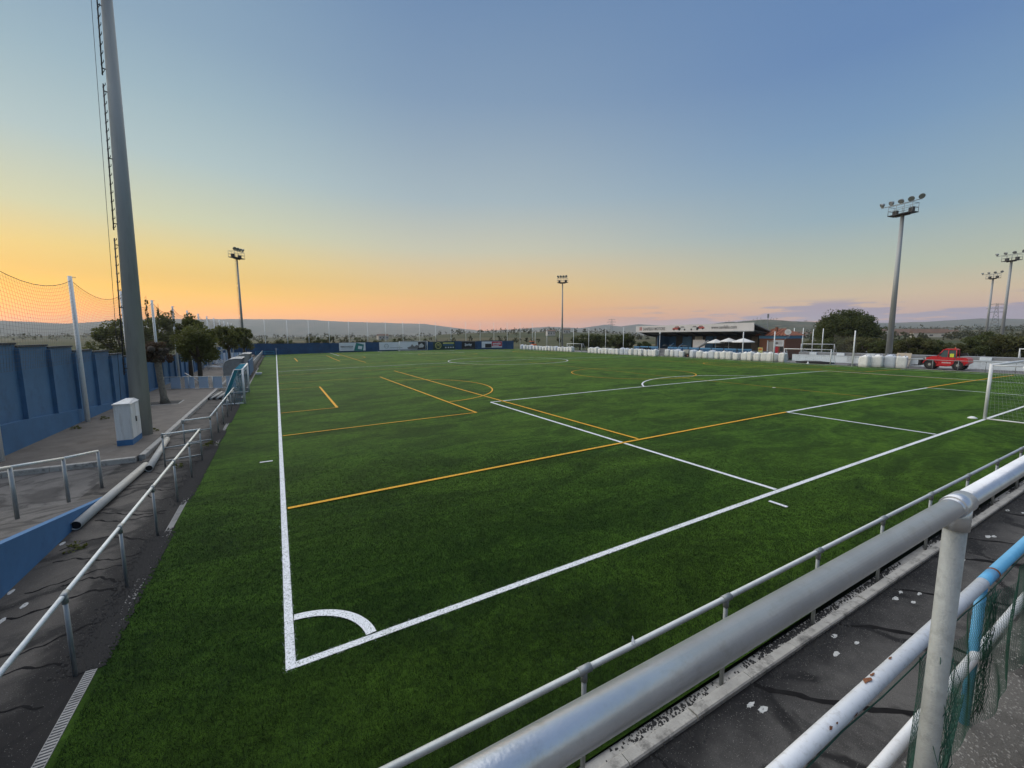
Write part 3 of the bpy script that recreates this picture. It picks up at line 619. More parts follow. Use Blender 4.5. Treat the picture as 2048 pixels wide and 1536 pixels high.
# ---- printed lettering as thin meshes
def text_mesh(s, size, name='lettering', extrude=.004, shear=0.0, align='LEFT'):
    cu = bpy.data.curves.new(name, 'FONT'); cu.body = s; cu.size = size; cu.extrude = extrude; cu.offset = size*.022; cu.align_x = align; cu.shear = shear; cu.resolution_u = 3
    ob = bpy.data.objects.new(name, cu); COL.objects.link(ob); bpy.context.view_layer.update()
    me = bpy.data.meshes.new_from_object(ob.evaluated_get(bpy.context.evaluated_depsgraph_get())); bpy.data.objects.remove(ob); bpy.data.curves.remove(cu); me.name = name; return me
def text(s, size, m, parent, origin, face, name='lettering', shear=0.0, align='LEFT', width=None):
    me = text_mesh(s, size, name, shear=shear, align=align); me.materials.clear(); me.materials.append(MT[m])
    o = bpy.data.objects.new(name, me); COL.objects.link(o); o.parent = parent; o.location = Vector(origin)-world_loc(parent)
    o.rotation_euler = {'-y': (math.pi/2, 0, 0), '-x': (math.pi/2, 0, -math.pi/2), '+x': (math.pi/2, 0, math.pi/2)}[face]
    if width:
        w = max(v.co.x for v in me.vertices)-min(v.co.x for v in me.vertices); o.scale = (width/w, 1, 1)
    return o
BY = 104.44
def banner(name, label, x0, x1, z0, z1, m):
    t = thing(name, label, 'banner', ((x0+x1)/2, BY, z0), 'sponsor banners on the far wall'); obj('sheet', MB().bb(x0, x1, BY, BY+.03, z0, z1), MT[m], t); return t
t = banner('sponsor_banner', 'white and teal banner on the far blue wall', 13.5, 19.7, .5, 2.5, 'banner_white')
obj('print', MB().add([(16.9, BY-.006, .52), (19.1, BY-.006, .52), (19.35, BY-.006, 2.0), (17.5, BY-.006, 2.48)], [(0, 1, 2, 3)]), MT['banner_teal'], t)
obj('print', MB().add([(17.85, BY-.012, .95), (18.8, BY-.012, .8), (18.95, BY-.012, 1.55), (18.0, BY-.012, 1.7)], [(0, 1, 2, 3)]), MT['banner_white'], t)
text('MMANRESA', .62, 'print_grey', t, (13.85, BY-.012, 1.3), '-y', width=2.9); obj('print', MB().bb(13.85, 16.7, BY-.008, BY-.002, .93, 1.0), MT['print_grey'], t)
t = banner('sponsor_banner', 'long white banner with dark pictures behind the far goal', 23.1, 35.2, .5, 2.5, 'banner_white')
obj('emblem', MB().path([(24.9+.52*math.cos(a), BY-.012, 1.5+.52*math.sin(a)) for a in np.linspace(0, 2*np.pi, 21)[:-1]], .035, 4, True), MT['print_grey'], t)
obj('emblem', MB().bb(24.5, 25.3, BY-.014, BY-.004, 1.47, 1.53), MT['print_grey'], t)
obj('print', MB().bb(25.8, 29.0, BY-.008, BY-.002, 1.02, 1.09), MT['print_grey'], t)
obj('print', MB().add([(30.6, BY-.008, .62), (33.3, BY-.008, .62), (33.6, BY-.008, 1.3), (32.9, BY-.008, 1.7), (32.2, BY-.008, 1.25), (31.6, BY-.008, 1.9), (31.2, BY-.008, 1.3), (30.3, BY-.008, 1.05)], [tuple(range(8))]), MT['print_grey'], t)
obj('print', MB().add([(33.0, BY-.014, .52), (35.18, BY-.014, .52), (35.18, BY-.014, 2.48), (33.2, BY-.014, 2.48), (33.4, BY-.014, 1.2)], [tuple(range(5))]), MT['banner_black'], t)
obj('print', MB().add([(33.4, BY-.02, .95), (34.6, BY-.02, 1.0), (34.9, BY-.02, 1.5), (34.3, BY-.02, 2.1), (33.7, BY-.02, 1.9), (33.5, BY-.02, 1.4)], [tuple(range(6))]), MT['print_pale'], t)
t = banner('sponsor_banner', 'dark green banner with a yellow ringed letter m on the far wall', 37.5, 43.8, .2, 2.45, 'banner_green')
obj('emblem', MB().path([(38.9+.82*math.cos(a), BY-.015, 1.4+.82*math.sin(a)) for a in np.linspace(0, 2*np.pi, 25)[:-1]], .09, 5, True), MT['banner_yellow'], t)
obj('emblem', MB().path([(38.45, BY-.015, .95), (38.5, BY-.015, 1.5), (38.65, BY-.015, 1.85), (38.82, BY-.015, 1.6), (38.9, BY-.015, 1.15), (38.98, BY-.015, 1.6), (39.15, BY-.015, 1.85), (39.3, BY-.015, 1.5), (39.35, BY-.015, .95)], .07, 5), MT['banner_yellow'], t)
for z, w in ((2.05, 3.2), (1.55, 3.0)): obj('print', MB().bb(40.3, 40.3+w, BY-.008, BY-.002, z-.17, z+.17), MT['banner_yellow'] if z > 1.8 else MT['plinth_blue'], t)
for x in (40.9, 41.7, 42.4, 43.1): obj('print', MB().bb(x, x+.34, BY-.008, BY-.002, .7, 1.0), MT['banner_white'], t)
t = banner('sponsor_banner', 'black banner with white handwriting on the far wall', 45.9, 50.0, .3, 2.4, 'banner_black')
text('Sporbey', 1.0, 'banner_white', t, (46.7, BY-.01, 1.25), '-y', shear=.35, width=2.3); obj('print', MB().bb(46.3, 49.6, BY-.008, BY-.002, .45, .55), MT['print_grey'], t)
t = banner('sponsor_banner', 'red and white banner at the end of the far wall', 52.1, 58.8, .55, 2.35, 'banner_white')
obj('print', MB().bb(55.4, 58.75, BY-.008, BY-.002, .9, 2.3), MT['banner_red'], t); obj('print', MB().bb(53.2, 55.3, BY-.012, BY-.003, .6, 1.7), MT['banner_black'], t)
text('smals', .95, 'banner_white', t, (55.7, BY-.014, 1.45), '-y', width=2.6); obj('print', MB().bb(55.7, 57.7, BY-.016, BY-.009, 1.05, 1.2), MT['banner_white'], t)

# ================================================================== BALL-STOP NETS AND THEIR POLES
npole = None
def net_pole(x, y, z0, h, label, group, r=.055):
    t = thing('net_pole', label, 'pole', (x, y, z0), group)
    obj('shaft', MB().tube((x, y, z0), (x, y, z0+h), r*1.15, r*.9, 10), MT['white_pole'], t)
    obj('hook', MB().path([(x, y, z0+h-.12), (x+.1, y, z0+h-.04), (x+.2, y, z0+h-.05)], .015, 5), MT['galv_dull'], t)
    return t
LP = [14.15+7.3*i for i in range(13)]
for i, y in enumerate(LP): net_pole(-7.98, y, .15, 6.8, {1: 'tall white net pole at the left wall, between the handrail and the white cabinet', 2: 'tall white net pole at the left wall, mostly hidden by the concrete mast', 3: 'tall white net pole at the left wall, right above the pollarded tree'}.get(i, 'tall white net pole standing against the left blue wall'), 'net poles along the left wall', .085)
FX = [-2.0+4.49*i for i in range(17)]
for x in FX: net_pole(x, 104.95, -.1, 8.0, 'slim white net pole rising above the far blue wall', 'net poles along the far wall', .06)
RP = [98.3, 92.2, 86.1, 80.1, 74.1, 68.1, 62.4]
for y in RP: net_pole(66.6, y, 0, 5.75, 'slim white net pole behind the row of bulk bags', 'net poles behind the bulk bags', .06)
def net_span(parent, P, nu, nv, r, name='net_panel'):
    # P(u,v) -> point; thin three-sided cords
    b = MB(); ov = []
    us = np.linspace(0, 1, nu+1); vs = np.linspace(0, 1, nv+1)
    G = np.array([[P(u, v) for u in us] for v in vs])
    V = []; Fc = []
    def cord(p, q):
        d = q-p; l = np.linalg.norm(d); d = d/max(l, 1e-6); a = np.array([0, 0, 1.]) if abs(d[2]) < .8 else np.array([1., 0, 0]); u = np.cross(d, a); u /= np.linalg.norm(u); w = np.cross(d, u); o = len(V)
        for e in (p, q):
            for k in range(3): V.append(e+(u*math.cos(k*2.0944)+w*math.sin(k*2.0944))*r)
        for k in range(3): Fc.append((o+k, o+(k+1) % 3, o+3+(k+1) % 3, o+3+k))
    step = max(1, nu//6)
    for j in range(nv+1):
        for i in range(0, nu, step): cord(G[j, i], G[j, min(i+step, nu)])
    sv = max(1, nv//4)
    for i in range(nu+1):
        for j in range(0, nv, sv): cord(G[j, i], G[min(j+sv, nv), i])
    return np_mesh(name, np.array(V), np.array(Fc))
ln = thing('ball_stop_net', 'tall dark ball-stop net sagging between the left wall poles', 'net', (-7.96, 57, .15))
for i in range(12):
    y0, y1 = LP[i], LP[i+1]; sag = .55 if i < 6 else .45
    def P(u, v, y0=y0, y1=y1, sag=sag): s = 4*u*(1-u); zt = 6.75-sag*s; zb = 3.0 if y0 < 25 else 2.4; return np.array([-7.95+.15*s*math.sin(v*3), y0+u*(y1-y0), zb+(zt-zb)*v])
    o = bpy.data.objects.new('net_panel', net_span(ln, P, 42 if i < 4 else 24, 24 if i < 4 else 14, .0032 if i < 4 else .004)); o.data.materials.append(MT['cord_dark']); COL.objects.link(o); o.parent = ln; o.location = -ln.location
    obj('head_rope', MB().path([tuple(P(u, 1.0)) for u in np.linspace(0, 1, 9)], .012, 4), MT['cord_dark'], ln)
o = None
def P(u, v): return np.array([-7.95, 6.85+u*7.3, 2.9+(6.75-.6*4*u*(1-u)-2.9)*v])
o = bpy.data.objects.new('net_panel', net_span(ln, P, 42, 24, .0032)); o.data.materials.append(MT['cord_dark']); COL.objects.link(o); o.parent = ln; o.location = -ln.location
obj('head_rope', MB().path([tuple(P(u, 1.0)) for u in np.linspace(0, 1, 9)], .012, 4), MT['cord_dark'], ln)
fn = thing('ball_stop_net', 'fine ball-stop net hung above the far blue wall', 'net', (33, 104.95, 0))
for i in range(16):
    def P(u, v, i=i): return np.array([FX[i]+u*4.49, 104.95, 2.6+(7.75-.25*4*u*(1-u)-2.6)*v])
    o = bpy.data.objects.new('net_panel', net_span(fn, P, 10, 10, .0035)); o.data.materials.append(MT['cord_dark']); COL.objects.link(o); o.parent = fn; o.location = -fn.location

# ================================================================== FLOODLIGHT MASTS
def mast(loc, h, r0, r1, label, head_rz, m='mast_steel', ladder=0.0, lrz=0.0, lamps=4, concrete=False, arm=1.05):
    x, y, z = loc; t = thing('floodlight_mast', label, 'floodlight', loc, 'floodlight masts')
    n = 20; obj('pole', MB().tube((x, y, z-.05), (x, y, z+h), r0, r1, n), MT[m], t)
    if not concrete: obj('base_plate', MB().box((x, y, z+.03), (r0*3.4, r0*3.4, .06)), MT['galv_dull'], t)
    M = Matrix.Rotation(head_rz, 3, 'Z')
    def w(a, b, c): v = M @ Vector((a, b, 0)); return (x+v.x, y+v.y, z+h+c)
    pl = obj('platform', MB().box((x, y, z+h+.05), (2.6, 1.3, .10), rot=M).box((x, y, z+h-.09), (1.5, .25, .18), rot=M), MT['dark_steel'], t)
    g = MB()
    for a in (-1.27, -.42, .42, 1.27):
        for b in (-.62, .62): g.tube(w(a, b, .1), w(a, b, 1.15), .028, n=6)
    for c in (.62, 1.15):
        for b in (-.62, .62): g.tube(w(-1.3, b, c), w(1.3, b, c), .028, n=6)
        for a in (-1.27, 1.27): g.tube(w(a, -.62, c), w(a, .62, c), .028, n=6)
    obj('guard_rail', g, MT['galv_dull'], t)
    obj('cross_arm', MB().tube(w(-arm-.1, -.5, 1.28), w(arm+.1, -.5, 1.28), .045, n=8), MT['galv_dull'], t)
    xs = np.linspace(-arm, arm, lamps)
    for i, a in enumerate(xs):
        c = Vector(w(a, -.5, 1.62)); ax = (M @ Vector((.34*a, -.75, 0)) + Vector((0, 0, -.62+.12*math.sin(i*2.3)))).normalized()
        lb = MB(); lb.tube(c-ax*.24, c+ax*.05, .12, .31, 14); lb.tube(c+ax*.05, c+ax*.12, .31, .32, 14); lb.tube(c, Vector(w(a, -.5, 1.30)), .025, n=6)
        la = obj('lamp', lb, MT['galv_dull'], t); obj('lens', MB().tube(c+ax*.131, c+ax*.14, .29, .29, 14), MT['lamp_glass'], la)
    for a in (-.85, .85):
        obj('ballast_box', MB().box(w(a, .1, .42), (.5, .35, .5), rot=M), MT['dark_steel'], t)
    if ladder:
        L = Matrix.Rotation(lrz, 3, 'Z')
        def q(a, b, zz): v = L @ Vector((a, b, 0)); return (x+v.x, y+v.y, z+zz)
        rr = lambda zz: r0+(r1-r0)*zz/h
        for s0 in np.arange(2.5, h-1, 5.6):
            s1 = min(s0+5.3, h); lad = MB(); b0 = rr(s0)+.10; b1 = rr(s1)+.10
            lad.tube(q(b0, 0, s0), q(b1, 0, s1), .022, n=6)
            for zz in np.arange(s0+.1, s1-.05, .32):
                bb = rr(zz)+.10; lad.tube(q(bb-.02, -.19, zz), q(bb-.02, .19, zz), .012, n=5); 
                for sg in (-1, 1): lad.tube(q(bb-.02, sg*.19, zz), q(bb-.02, sg*.19, zz+.06), .010, n=4)
            for zz in (s0+.25, (s0+s1)/2, s1-.25):
                lad.tube(q(rr(zz)-.05, 0, zz), q(rr(zz)+.11, 0, zz), .02, n=6)
            obj('ladder', lad, MT['dark_steel'], t)
        obj('safety_cable', MB().tube(q(r0+.26, .1, 1.2), q(r1+.28, .1, h), .008, n=5), MT['dark_steel'], t)
    return t
bp = at_z(285.5, 869, .15)
mast((bp[0], bp[1], .15), 18.6, .335, .145, 'thick grey concrete floodlight mast with ladder beside the white cabinet', math.radians(70), 'mast_concrete', 1.0, math.radians(205), concrete=True).rotation_euler = (0, math.radians(1.2), 0)
p = at_z(489.5, 715.5, .1); mast((p[0], p[1], .1), 18.6, .24, .13, 'floodlight mast with ladder rungs beyond the dugouts on the left', math.radians(55), 'mast_steel', 1.0, math.radians(190))
p = at_x(1124, 700, 66.0); mast((p[0], p[1], 0), 17.6, .26, .13, 'floodlight mast standing behind the far row of bulk bags', math.radians(-50), 'mast_steel')
mast((70.4, 17.85, .9), 18.2, .35, .19, 'tall grey floodlight mast behind the four bulk bags near the red loader', math.radians(-100), 'mast_steel', lamps=5, arm=2.05)
p = at_x(2001, 690, 133.0); mast((p[0], p[1], -.1), 18.9, .30, .19, 'floodlight mast of the further field, the taller looking of the pair', math.radians(-115), 'mast_steel', arm=2.2)
p = at_x(1970, 685, 175.0); mast((p[0], p[1], -.1), 19.2, .30, .19, 'floodlight mast of the further field, the one farther off', math.radians(-115), 'mast_steel', arm=2.2)

# ================================================================== RAILINGS
def railing(label, pts, h, posts, m='rail_worn', pm='galv_dull', r=.027, pr=.024, low=(), zf=None):
    zf = zf or (lambda x, y: 0.0); t = thing('railing', label, 'railing', (pts[0][0], pts[0][1], zf(*pts[0])))
    P3 = [(x, y, zf(x, y)+h) for x, y in pts]
    for i in range(len(P3)-1):
        obj('top_rail', MB().tube(P3[i], P3[i+1], r, n=12), MT[m], t)
    for (x, y) in posts:
        z = zf(x, y); po = obj('post', MB().tube((x, y, z-.03), (x, y, z+h-.01), pr, n=10), MT[pm], t)
        if len(posts) > 3:
            d = Vector(P3[-1])-Vector(P3[0]); d.normalize()
            c = Vector((x, y, z+h)); obj('tee_fitting', MB().tube(c-d*.07, c+d*.07, r*1.28, n=12).tube(c-Vector((0, 0, .11)), c, pr*1.3, n=10), MT[pm], po)
    for (i, hh) in low:
        a, b = pts[i], pts[i+1]; obj('lower_rail', MB().tube((*a, zf(*a)+hh), (*b, zf(*b)+hh), r*.85, n=8), MT[pm], t)
    return t
railing('galvanised tube railing along the left touch line, bent outward at the open gate', [(-2.32, -3.0), (-2.32, 11.5), (-3.25, 11.2)], 1.07, [(-2.32, -.9+2.07*i) for i in range(6)]+[(-2.32, 11.45), (-3.25, 11.2)], low=((1, .62), (1, .2)))
railing('galvanised tube railing along the left touch line, running past the gate to the parked goal', [(-3.1, 13.6), (-2.32, 13.9), (-2.32, 24.7)], 1.07, [(-3.1, 13.6)]+[(-2.32, 14.0+2.07*i) for i in range(6)], low=((0, .62), (0, .2)))
railing('galvanised tube railing by the left dugouts', [(-2.6, 33.5), (-2.6, 100)], 1.07, [(-2.6, 33.5+2.4*i) for i in range(28)])
railing('grey tube railing on kerb stones in front of the terrace', [(-1.9, -2.87), (40, -2.87)], 1.12, [(.26+2.09*i, -2.87) for i in range(19)], 'rail_mid', 'galv_dull', .030, .024)
rz_ = lambda x, y: max(0.0, (8.8-y)*RS)
railing('short grey handrail leading up the ramp beside the blue wedge wall', [(-4.36, 9.72), (-4.47, 8.0), (-4.68, 6.35), (-5.0, 3.6)], 1.05, [(-4.36, 9.72), (-4.47, 8.0), (-4.68, 6.35)], zf=lambda x, y: rz_(x, y)+(.0 if y > 9 else .12), r=.03, pr=.036)
railing('grey tube railing between the right path and the low white wall', [(65.0, -3), (65.0, 19.5)], 1.1, [(65.0, -2.3+2.05*i) for i in range(11)], 'galv_dull', 'galv_dull', .028, .028)
tag(obj('scrap', MB().add([(2.92, -2.88, 1.15), (2.99, -2.86, 1.15), (2.96, -2.86, 1.215), (2.95, -2.9, 1.15)], [(0, 1, 2), (0, 2, 3), (1, 3, 2), (0, 3, 1)]), MT['paper'], loc=(2.95, -2.87, 1.15)), 'small white scrap of paper stuck on the near railing', 'scrap')
# blue wedge wall holding the ramp
wd = MB().prism([(8.85, -.1), (8.85, .0), (-5.7, 14.5*RS+.03), (-5.7, -.1)], 'x', -4.14, -4.0)
tag(obj('ramp_wall', wd, MT['ramp_blue'], loc=(-4.07, 5, 0)), 'bright blue wedge-shaped wall along the side of the ramp', 'wall')

# ================================================================== LEFT PLATFORM THINGS
cab = thing('utility_cabinet', 'white electrical cabinet with blue base next to the concrete mast', 'cabinet', (-5.02, 15.25, .15))
cx0, cx1, cy0, cy1 = -5.24, -4.80, 14.64, 15.86
obj('body', MB().bb(cx0, cx1, cy0, cy1, .36, 1.68), MT['cabinet_grey'], cab); obj('base', MB().bb(cx0-.006, cx1+.006, cy0-.006, cy1+.006, .15, .36), MT['ramp_blue'], cab)
obj('lid', MB().add([(cx0-.03, cy0-.03, 1.68), (cx1+.03, cy0-.03, 1.68), (cx1+.03, cy1+.03, 1.68), (cx0-.03, cy1+.03, 1.68), (cx0-.03, cy0-.03, 1.715), (cx1+.03, cy0-.03, 1.715), (cx1-.1, cy1-.05, 1.79), (cx0+.1, cy1-.05, 1.79)], [(3, 2, 1, 0), (0, 1, 5, 4), (1, 2, 6, 5), (2, 3, 7, 6), (3, 0, 4, 7), (4, 5, 6, 7)]), MT['cabinet_grey'], cab)
dr = obj('door', MB().bb(cx1, cx1+.02, cy0+.05, cy0+.60, .40, 1.64).bb(cx1, cx1+.02, cy0+.62, cy1-.05, .40, 1.64), MT['cabinet_grey'], cab)
obj('handle', MB().bb(cx1+.02, cx1+.05, cy0+.56, cy0+.60, .95, 1.15), MT['dark_steel'], dr)
obj('notice', MB().bb(cx1+.02, cx1+.024, cy0+.66, cy0+1.0, 1.12, 1.60), MT['paper'], cab); obj('notice', MB().bb(cx1+.02, cx1+.024, cy0+.12, cy0+.26, 1.3, 1.55), MT['paper'], cab)
def pipe(a, b, r, label):
    a = Vector(a); b = Vector(b); d = (b-a).normalized(); t = thing('drain_pipe', label, 'pipe', a, 'plastic pipes lying on the left walkway')
    n = 18; u = d.cross(Vector((0, 0, 1))).normalized(); w = u.cross(d); mb = MB(); R2 = r*.9
    ring = lambda p, rr: [p+(u*math.cos(2*math.pi*i/n)+w*math.sin(2*math.pi*i/n))*rr for i in range(n)]
    vs = ring(a, r)+ring(b, r)+ring(a, R2)+ring(b, R2); fs = []
    for i in range(n):
        j = (i+1) % n; fs += [(i, j, n+j, n+i), (2*n+j, 2*n+i, 3*n+i, 3*n+j), (j, i, 2*n+i, 2*n+j), (n+i, n+j, 3*n+j, 3*n+i)]
    mb.add(vs, fs, True); obj('barrel', mb, MT['pvc_grey'], t)
    obj('bore_core', MB().tube(a+d*.05, b-d*.05, R2*.985, n=n), MT['black_plastic'], t)  # black capped cylinder filling the bore just inside both ends
pipe((-3.93, 6.55, .105), (-3.76, 11.35, .105), .1, 'grey plastic pipe lying against the ramp wall, dark open end')
pipe((-3.58, 10.85, .105), (-3.93, 15.3, .105), .1, 'grey plastic pipe lying between the platform kerb and the gate')
# bundle of turf tubes by the mesh fence
for i in range(6):
    x = -4.05+i*.17; tag(obj('roll_tube', MB().tube((x+.25, 31.6, .08), (x, 27.9-.05*i, .08), .075, n=12), MT['pvc_grey'] if i % 2 else MT['black_plastic'], loc=(x, 28, 0)), 'turf roll tube lying side by side in front of the mesh fence', 'tube', 'bundle of roll tubes')
tag(obj('plank', MB().box((-2.95, 27.2, .05), (.12, 2.6, .1), rz=.12), MT['pvc_grey'], loc=(-2.95, 27.2, 0)), 'single pale plank lying by the railing near the tubes', 'plank')
# mesh fence with pale blue panels across the platform
mf = thing('mesh_fence', 'low wire mesh fence with pale blue panels across the left platform', 'fence', (-5.2, 34.4, .15))
fx0, fx1, fy0, fy1 = -7.6, -2.75, 35.3, 33.3
def fp(u, z): return (fx0+(fx1-fx0)*u, fy0+(fy1-fy0)*u, z)
for z in (.17, 1.08): obj('fence_rail', MB().tube(fp(0, z), fp(1, z), .022, n=6), MT['rail_worn'], mf)
for u in (0, .33, .66, 1): obj('fence_post', MB().tube(fp(u, .1), fp(u, 1.08), .025, n=6), MT['rail_worn'], mf)
for i in range(5):
    u0 = .085+i*.19; a, b = fp(u0, 0), fp(u0+.13, 0); dx, dy = .012, .03
    obj('fence_panel', MB().box(((a[0]+b[0])/2+dx, (a[1]+b[1])/2+dy, .62), (.68, .02, .88), rz=math.atan2(fy1-fy0, fx1-fx0)), MT['pale_blue_panel'], mf)
wm = net_span(mf, lambda u, v: np.array(fp(u, .17+.9*v)), 60, 12, .003); o = bpy.data.objects.new('wire_mesh', wm); wm.materials.append(MT['rail_worn']); COL.objects.link(o); o.parent = mf; o.location = -mf.location
# ---- goals
def goal(name, label, a, b, h, depth, r, net_m, group, net_cell=.25, square=True, back=.0, nr=.003):
    """frame from a to b on the ground, depth vector towards the back"""
    A = Vector((*a, zc(a[0]))); B = Vector((*b, zc(b[0]))); D = Vector((depth[0], depth[1], 0)); t = thing(name, label, 'goal', A, group); U = Vector((0, 0, h))
    for p in (A, B): obj('upright', MB().tube(p, p+U+Vector((0, 0, r)), r, n=14), MT['white_paint'], t)
    obj('crossbar', MB().tube(A+U, B+U, r*.98, n=14), MT['white_paint'], t)
    fr = MB(); Dt = D*back
    for p in (A, B):
        fr.tube(p+Vector((0, 0, .04)), p+D+Vector((0, 0, .04)), r*.5, n=8)
        if back: fr.tube(p+U, p+U+Dt, r*.42, n=8); fr.tube(p+U+Dt, p+D+Vector((0, 0, .04)), r*.42, n=8)
        else: fr.tube(p+U*.98, p+D+Vector((0, 0, .04)), r*.42, n=8)
    fr.tube(A+D+Vector((0, 0, .04)), B+D+Vector((0, 0, .04)), r*.5, n=8); obj('back_frame', fr, MT['white_paint'], t)
    L = (B-A).length; T = A+U+Dt; T2 = B+U+Dt
    def nm(nm_, P, lu, lv):
        me = net_span(t, P, max(2, int(lu/net_cell)), max(2, int(lv/net_cell)), nr); me.materials.append(MT[net_m]); o = bpy.data.objects.new(nm_, me); COL.objects.link(o); o.parent = t; o.location = -t.location
    f = lambda p: np.array(p)
    nm('back_net', lambda u, v: f((A+D)*(1-u)+(B+D)*u)*(1-v)+f(T*(1-u)+T2*u)*v+np.array([0, 0, .05*math.sin(u*9)])*v*(1-v)*3, L, h*1.1)
    if back: nm('roof_net', lambda u, v: f((A+U)*(1-u)+(B+U)*u)*(1-v)+f(T*(1-u)+T2*u)*v, L, Dt.length)
    for p, q, nn in ((A, T, 'side_net'), (B, T2, 'side_net')):
        nm(nn, lambda u, v, p=p, q=q: f(p*(1-u)+(p+D)*u)*(1-v)+f((p+U)*(1-u)+q*u)*v, D.length, h)
    return t
goal('football_goal', 'full-size white goal on the near goal line', (HW-3.60, .0), (HW+3.72, .0), 2.44, (0, -2.0), .06, 'cord_white', 'full-size goals', .14, back=.45, nr=.0015)
goal('football_goal', 'full-size white goal in front of the far blue wall', (HW-3.66, PL), (HW+3.66, PL), 2.44, (0, 1.9), .06, 'cord_white', 'full-size goals', .4, back=.4)
goal('small_goal', 'seven-a-side goal parked beyond the white poles at the right side line', (64.15, 21.75), (64.15, 27.6), 2.0, (1.5, 0), .055, 'teal_net', 'seven-a-side goals', .25, back=.3, nr=.0035)
goal('small_goal', 'seven-a-side goal parked in the gap of the far bulk bags', (63.6, 73.0), (63.6, 78.8), 2.0, (1.5, 0), .055, 'cord_white', 'seven-a-side goals', .4, back=.3)
goal('small_goal', 'seven-a-side goal with teal net parked against the left railing', (-1.82, 24.9), (-1.88, 31.1), 2.13, (-1.25, 0), .055, 'teal_net', 'seven-a-side goals', .09, back=.35, nr=.006)
goal('small_goal', 'white goal standing on the ground behind the low white wall, right of the masts', (77.5, 6.5), (77.6, 8.0), 2.2, (1.5, 0), .06, 'cord_white', 'seven-a-side goals', .4)
goal('small_goal', 'white goal on the training ground behind the parked side goal', (88, 31.5), (88, 37.0), 2.2, (1.6, 0), .06, 'cord_white', 'seven-a-side goals', .4)
# stack of spare goals on the platform
sg = thing('spare_goal_frame', 'spare white goal frames stacked upright on the left platform', 'goal frame', (-6.7, 58, .15))
for k in range(3):
    y = 57.5+k*.8; a, b = -7.4+.1*k, -6.1+.1*k
    obj('goal_frame', MB().path([(a, y, .15), (a, y, 2.2), (b+.4, y, 2.55), (b+.4, y, 2.45)], .05, 8).path([(a, y, 1.9), (b+.9, y, .4)], .045, 8).path([(a, y, 1.4), (b+.3, y, .3)], .04, 8).path([(a-.5, y, .5), (b+1.0, y, .3)], .05, 8), MT['white_paint'], sg)
tag(obj('goal_bar', MB().tube((-7.0, 40, 1.0), (-5.6, 38.0, .25), .04, n=8), MT['white_paint'], loc=(-6.3, 39, .15)), 'loose white goal bar leaning behind the mesh fence', 'bar')
# dugouts
def dugout(x, y, L, h, d, label):
    t = thing('dugout', label, 'dugout', (x, y, .1), 'team dugouts on the left'); n = 9
    prof = [(-d, .1), (-d, h*.62), (-d*.86, h*.85), (-d*.6, h*.96), (-d*.2, h), (.25, h*.98)]
    for k in range(len(prof)-1):
        (a, za), (b, zb) = prof[k], prof[k+1]
        obj('shell_panel', MB().add([(x+a, y, za), (x+a, y+L, za), (x+b, y+L, zb), (x+b, y, zb), (x+a-.02, y, za+.02), (x+a-.02, y+L, za+.02), (x+b-.02, y+L, zb+.02), (x+b-.02, y, zb+.02)], [(0, 1, 2, 3), (7, 6, 5, 4), (0, 3, 7, 4), (1, 5, 6, 2), (3, 2, 6, 7), (0, 4, 5, 1)]), MT['dugout_panel' if k else 'stand_blue'], t)
    for yy in (y, y+L/2, y+L): obj('rib_frame', MB().path([(x+a, yy, za+.01) for a, za in prof], .035, 6), MT['white_paint'], t)
    for yy in (y+.02, y+L-.02): obj('side_panel', MB().add([(x+a*.97, yy, za*.97) for a, za in prof]+[(x-.2, yy, .1)], [tuple(range(len(prof)+1))]), MT['dugout_panel'], t)
    obj('bench', MB().bb(x-d*.85, x-d*.45, y+.1, y+L-.1, .42, .5), MT['stand_blue'], t)
    for yy in (y+.4, y+L-.4): obj('bench_leg', MB().bb(x-d*.7, x-d*.6, yy-.04, yy+.04, .1, .42), MT['dark_steel'], t)
dugout(-3.35, 45.5, 5.0, 1.9, 1.4, 'nearer grey curved dugout shelter beside the left railing')
dugout(-3.05, 54.5, 6.0, 2.05, 1.3, 'farther grey curved dugout shelter beside the left railing')
bs = thing('blue_screen', 'dark blue board fixed to the railing past the dugouts', 'board', (-2.4, 52, 0)); obj('board', MB().bb(-2.44, -2.38, 43.5, 51.5, .25, 1.75), MT['stand_blue'], bs)
for y in (43.6, 47.5, 51.4): obj('board_post', MB().bb(-2.52, -2.45, y-.03, y+.03, 0, 1.75), MT['galv_dull'], bs)
tag(obj('marker_box', MB().box((-1.75, 47.5, .14), (.55, .3, .2)).box((-1.75, 47.5, .02), (.4, .2, .05)), MT['white_paint'], loc=(-1.75, 47.5, 0)), 'small white box on the turf edge by the dugouts', 'box')
cf = thing('corner_flag', 'white corner post with small flag at the far left corner', 'corner flag', (0, PL, 0)); obj('staff', MB().tube((0, PL, 0), (0, PL, 1.55), .035, n=8), MT['white_paint'], cf); obj('flag', MB().add([(0, PL, 1.5), (.34, PL+.05, 1.42), (.32, PL+.02, 1.2), (0, PL, 1.15), (0, PL+.01, 1.5), (.34, PL+.06, 1.42), (.32, PL+.03, 1.2), (0, PL+.01, 1.15)], [(0, 1, 2, 3), (7, 6, 5, 4)]), MT['stand_blue'], cf)
p = at_z(1945, 836.5, zc(26)+.01); tag(obj('marker_disc', MB().lathe((p[0], p[1], zc(p[0])), [(.17, .0), (.15, .04), (.06, .09), (.03, .09)], 14), MT['white_paint'], loc=(p[0], p[1], 0)), 'small white marker disc on the turf beside the near goalpost', 'marker disc')
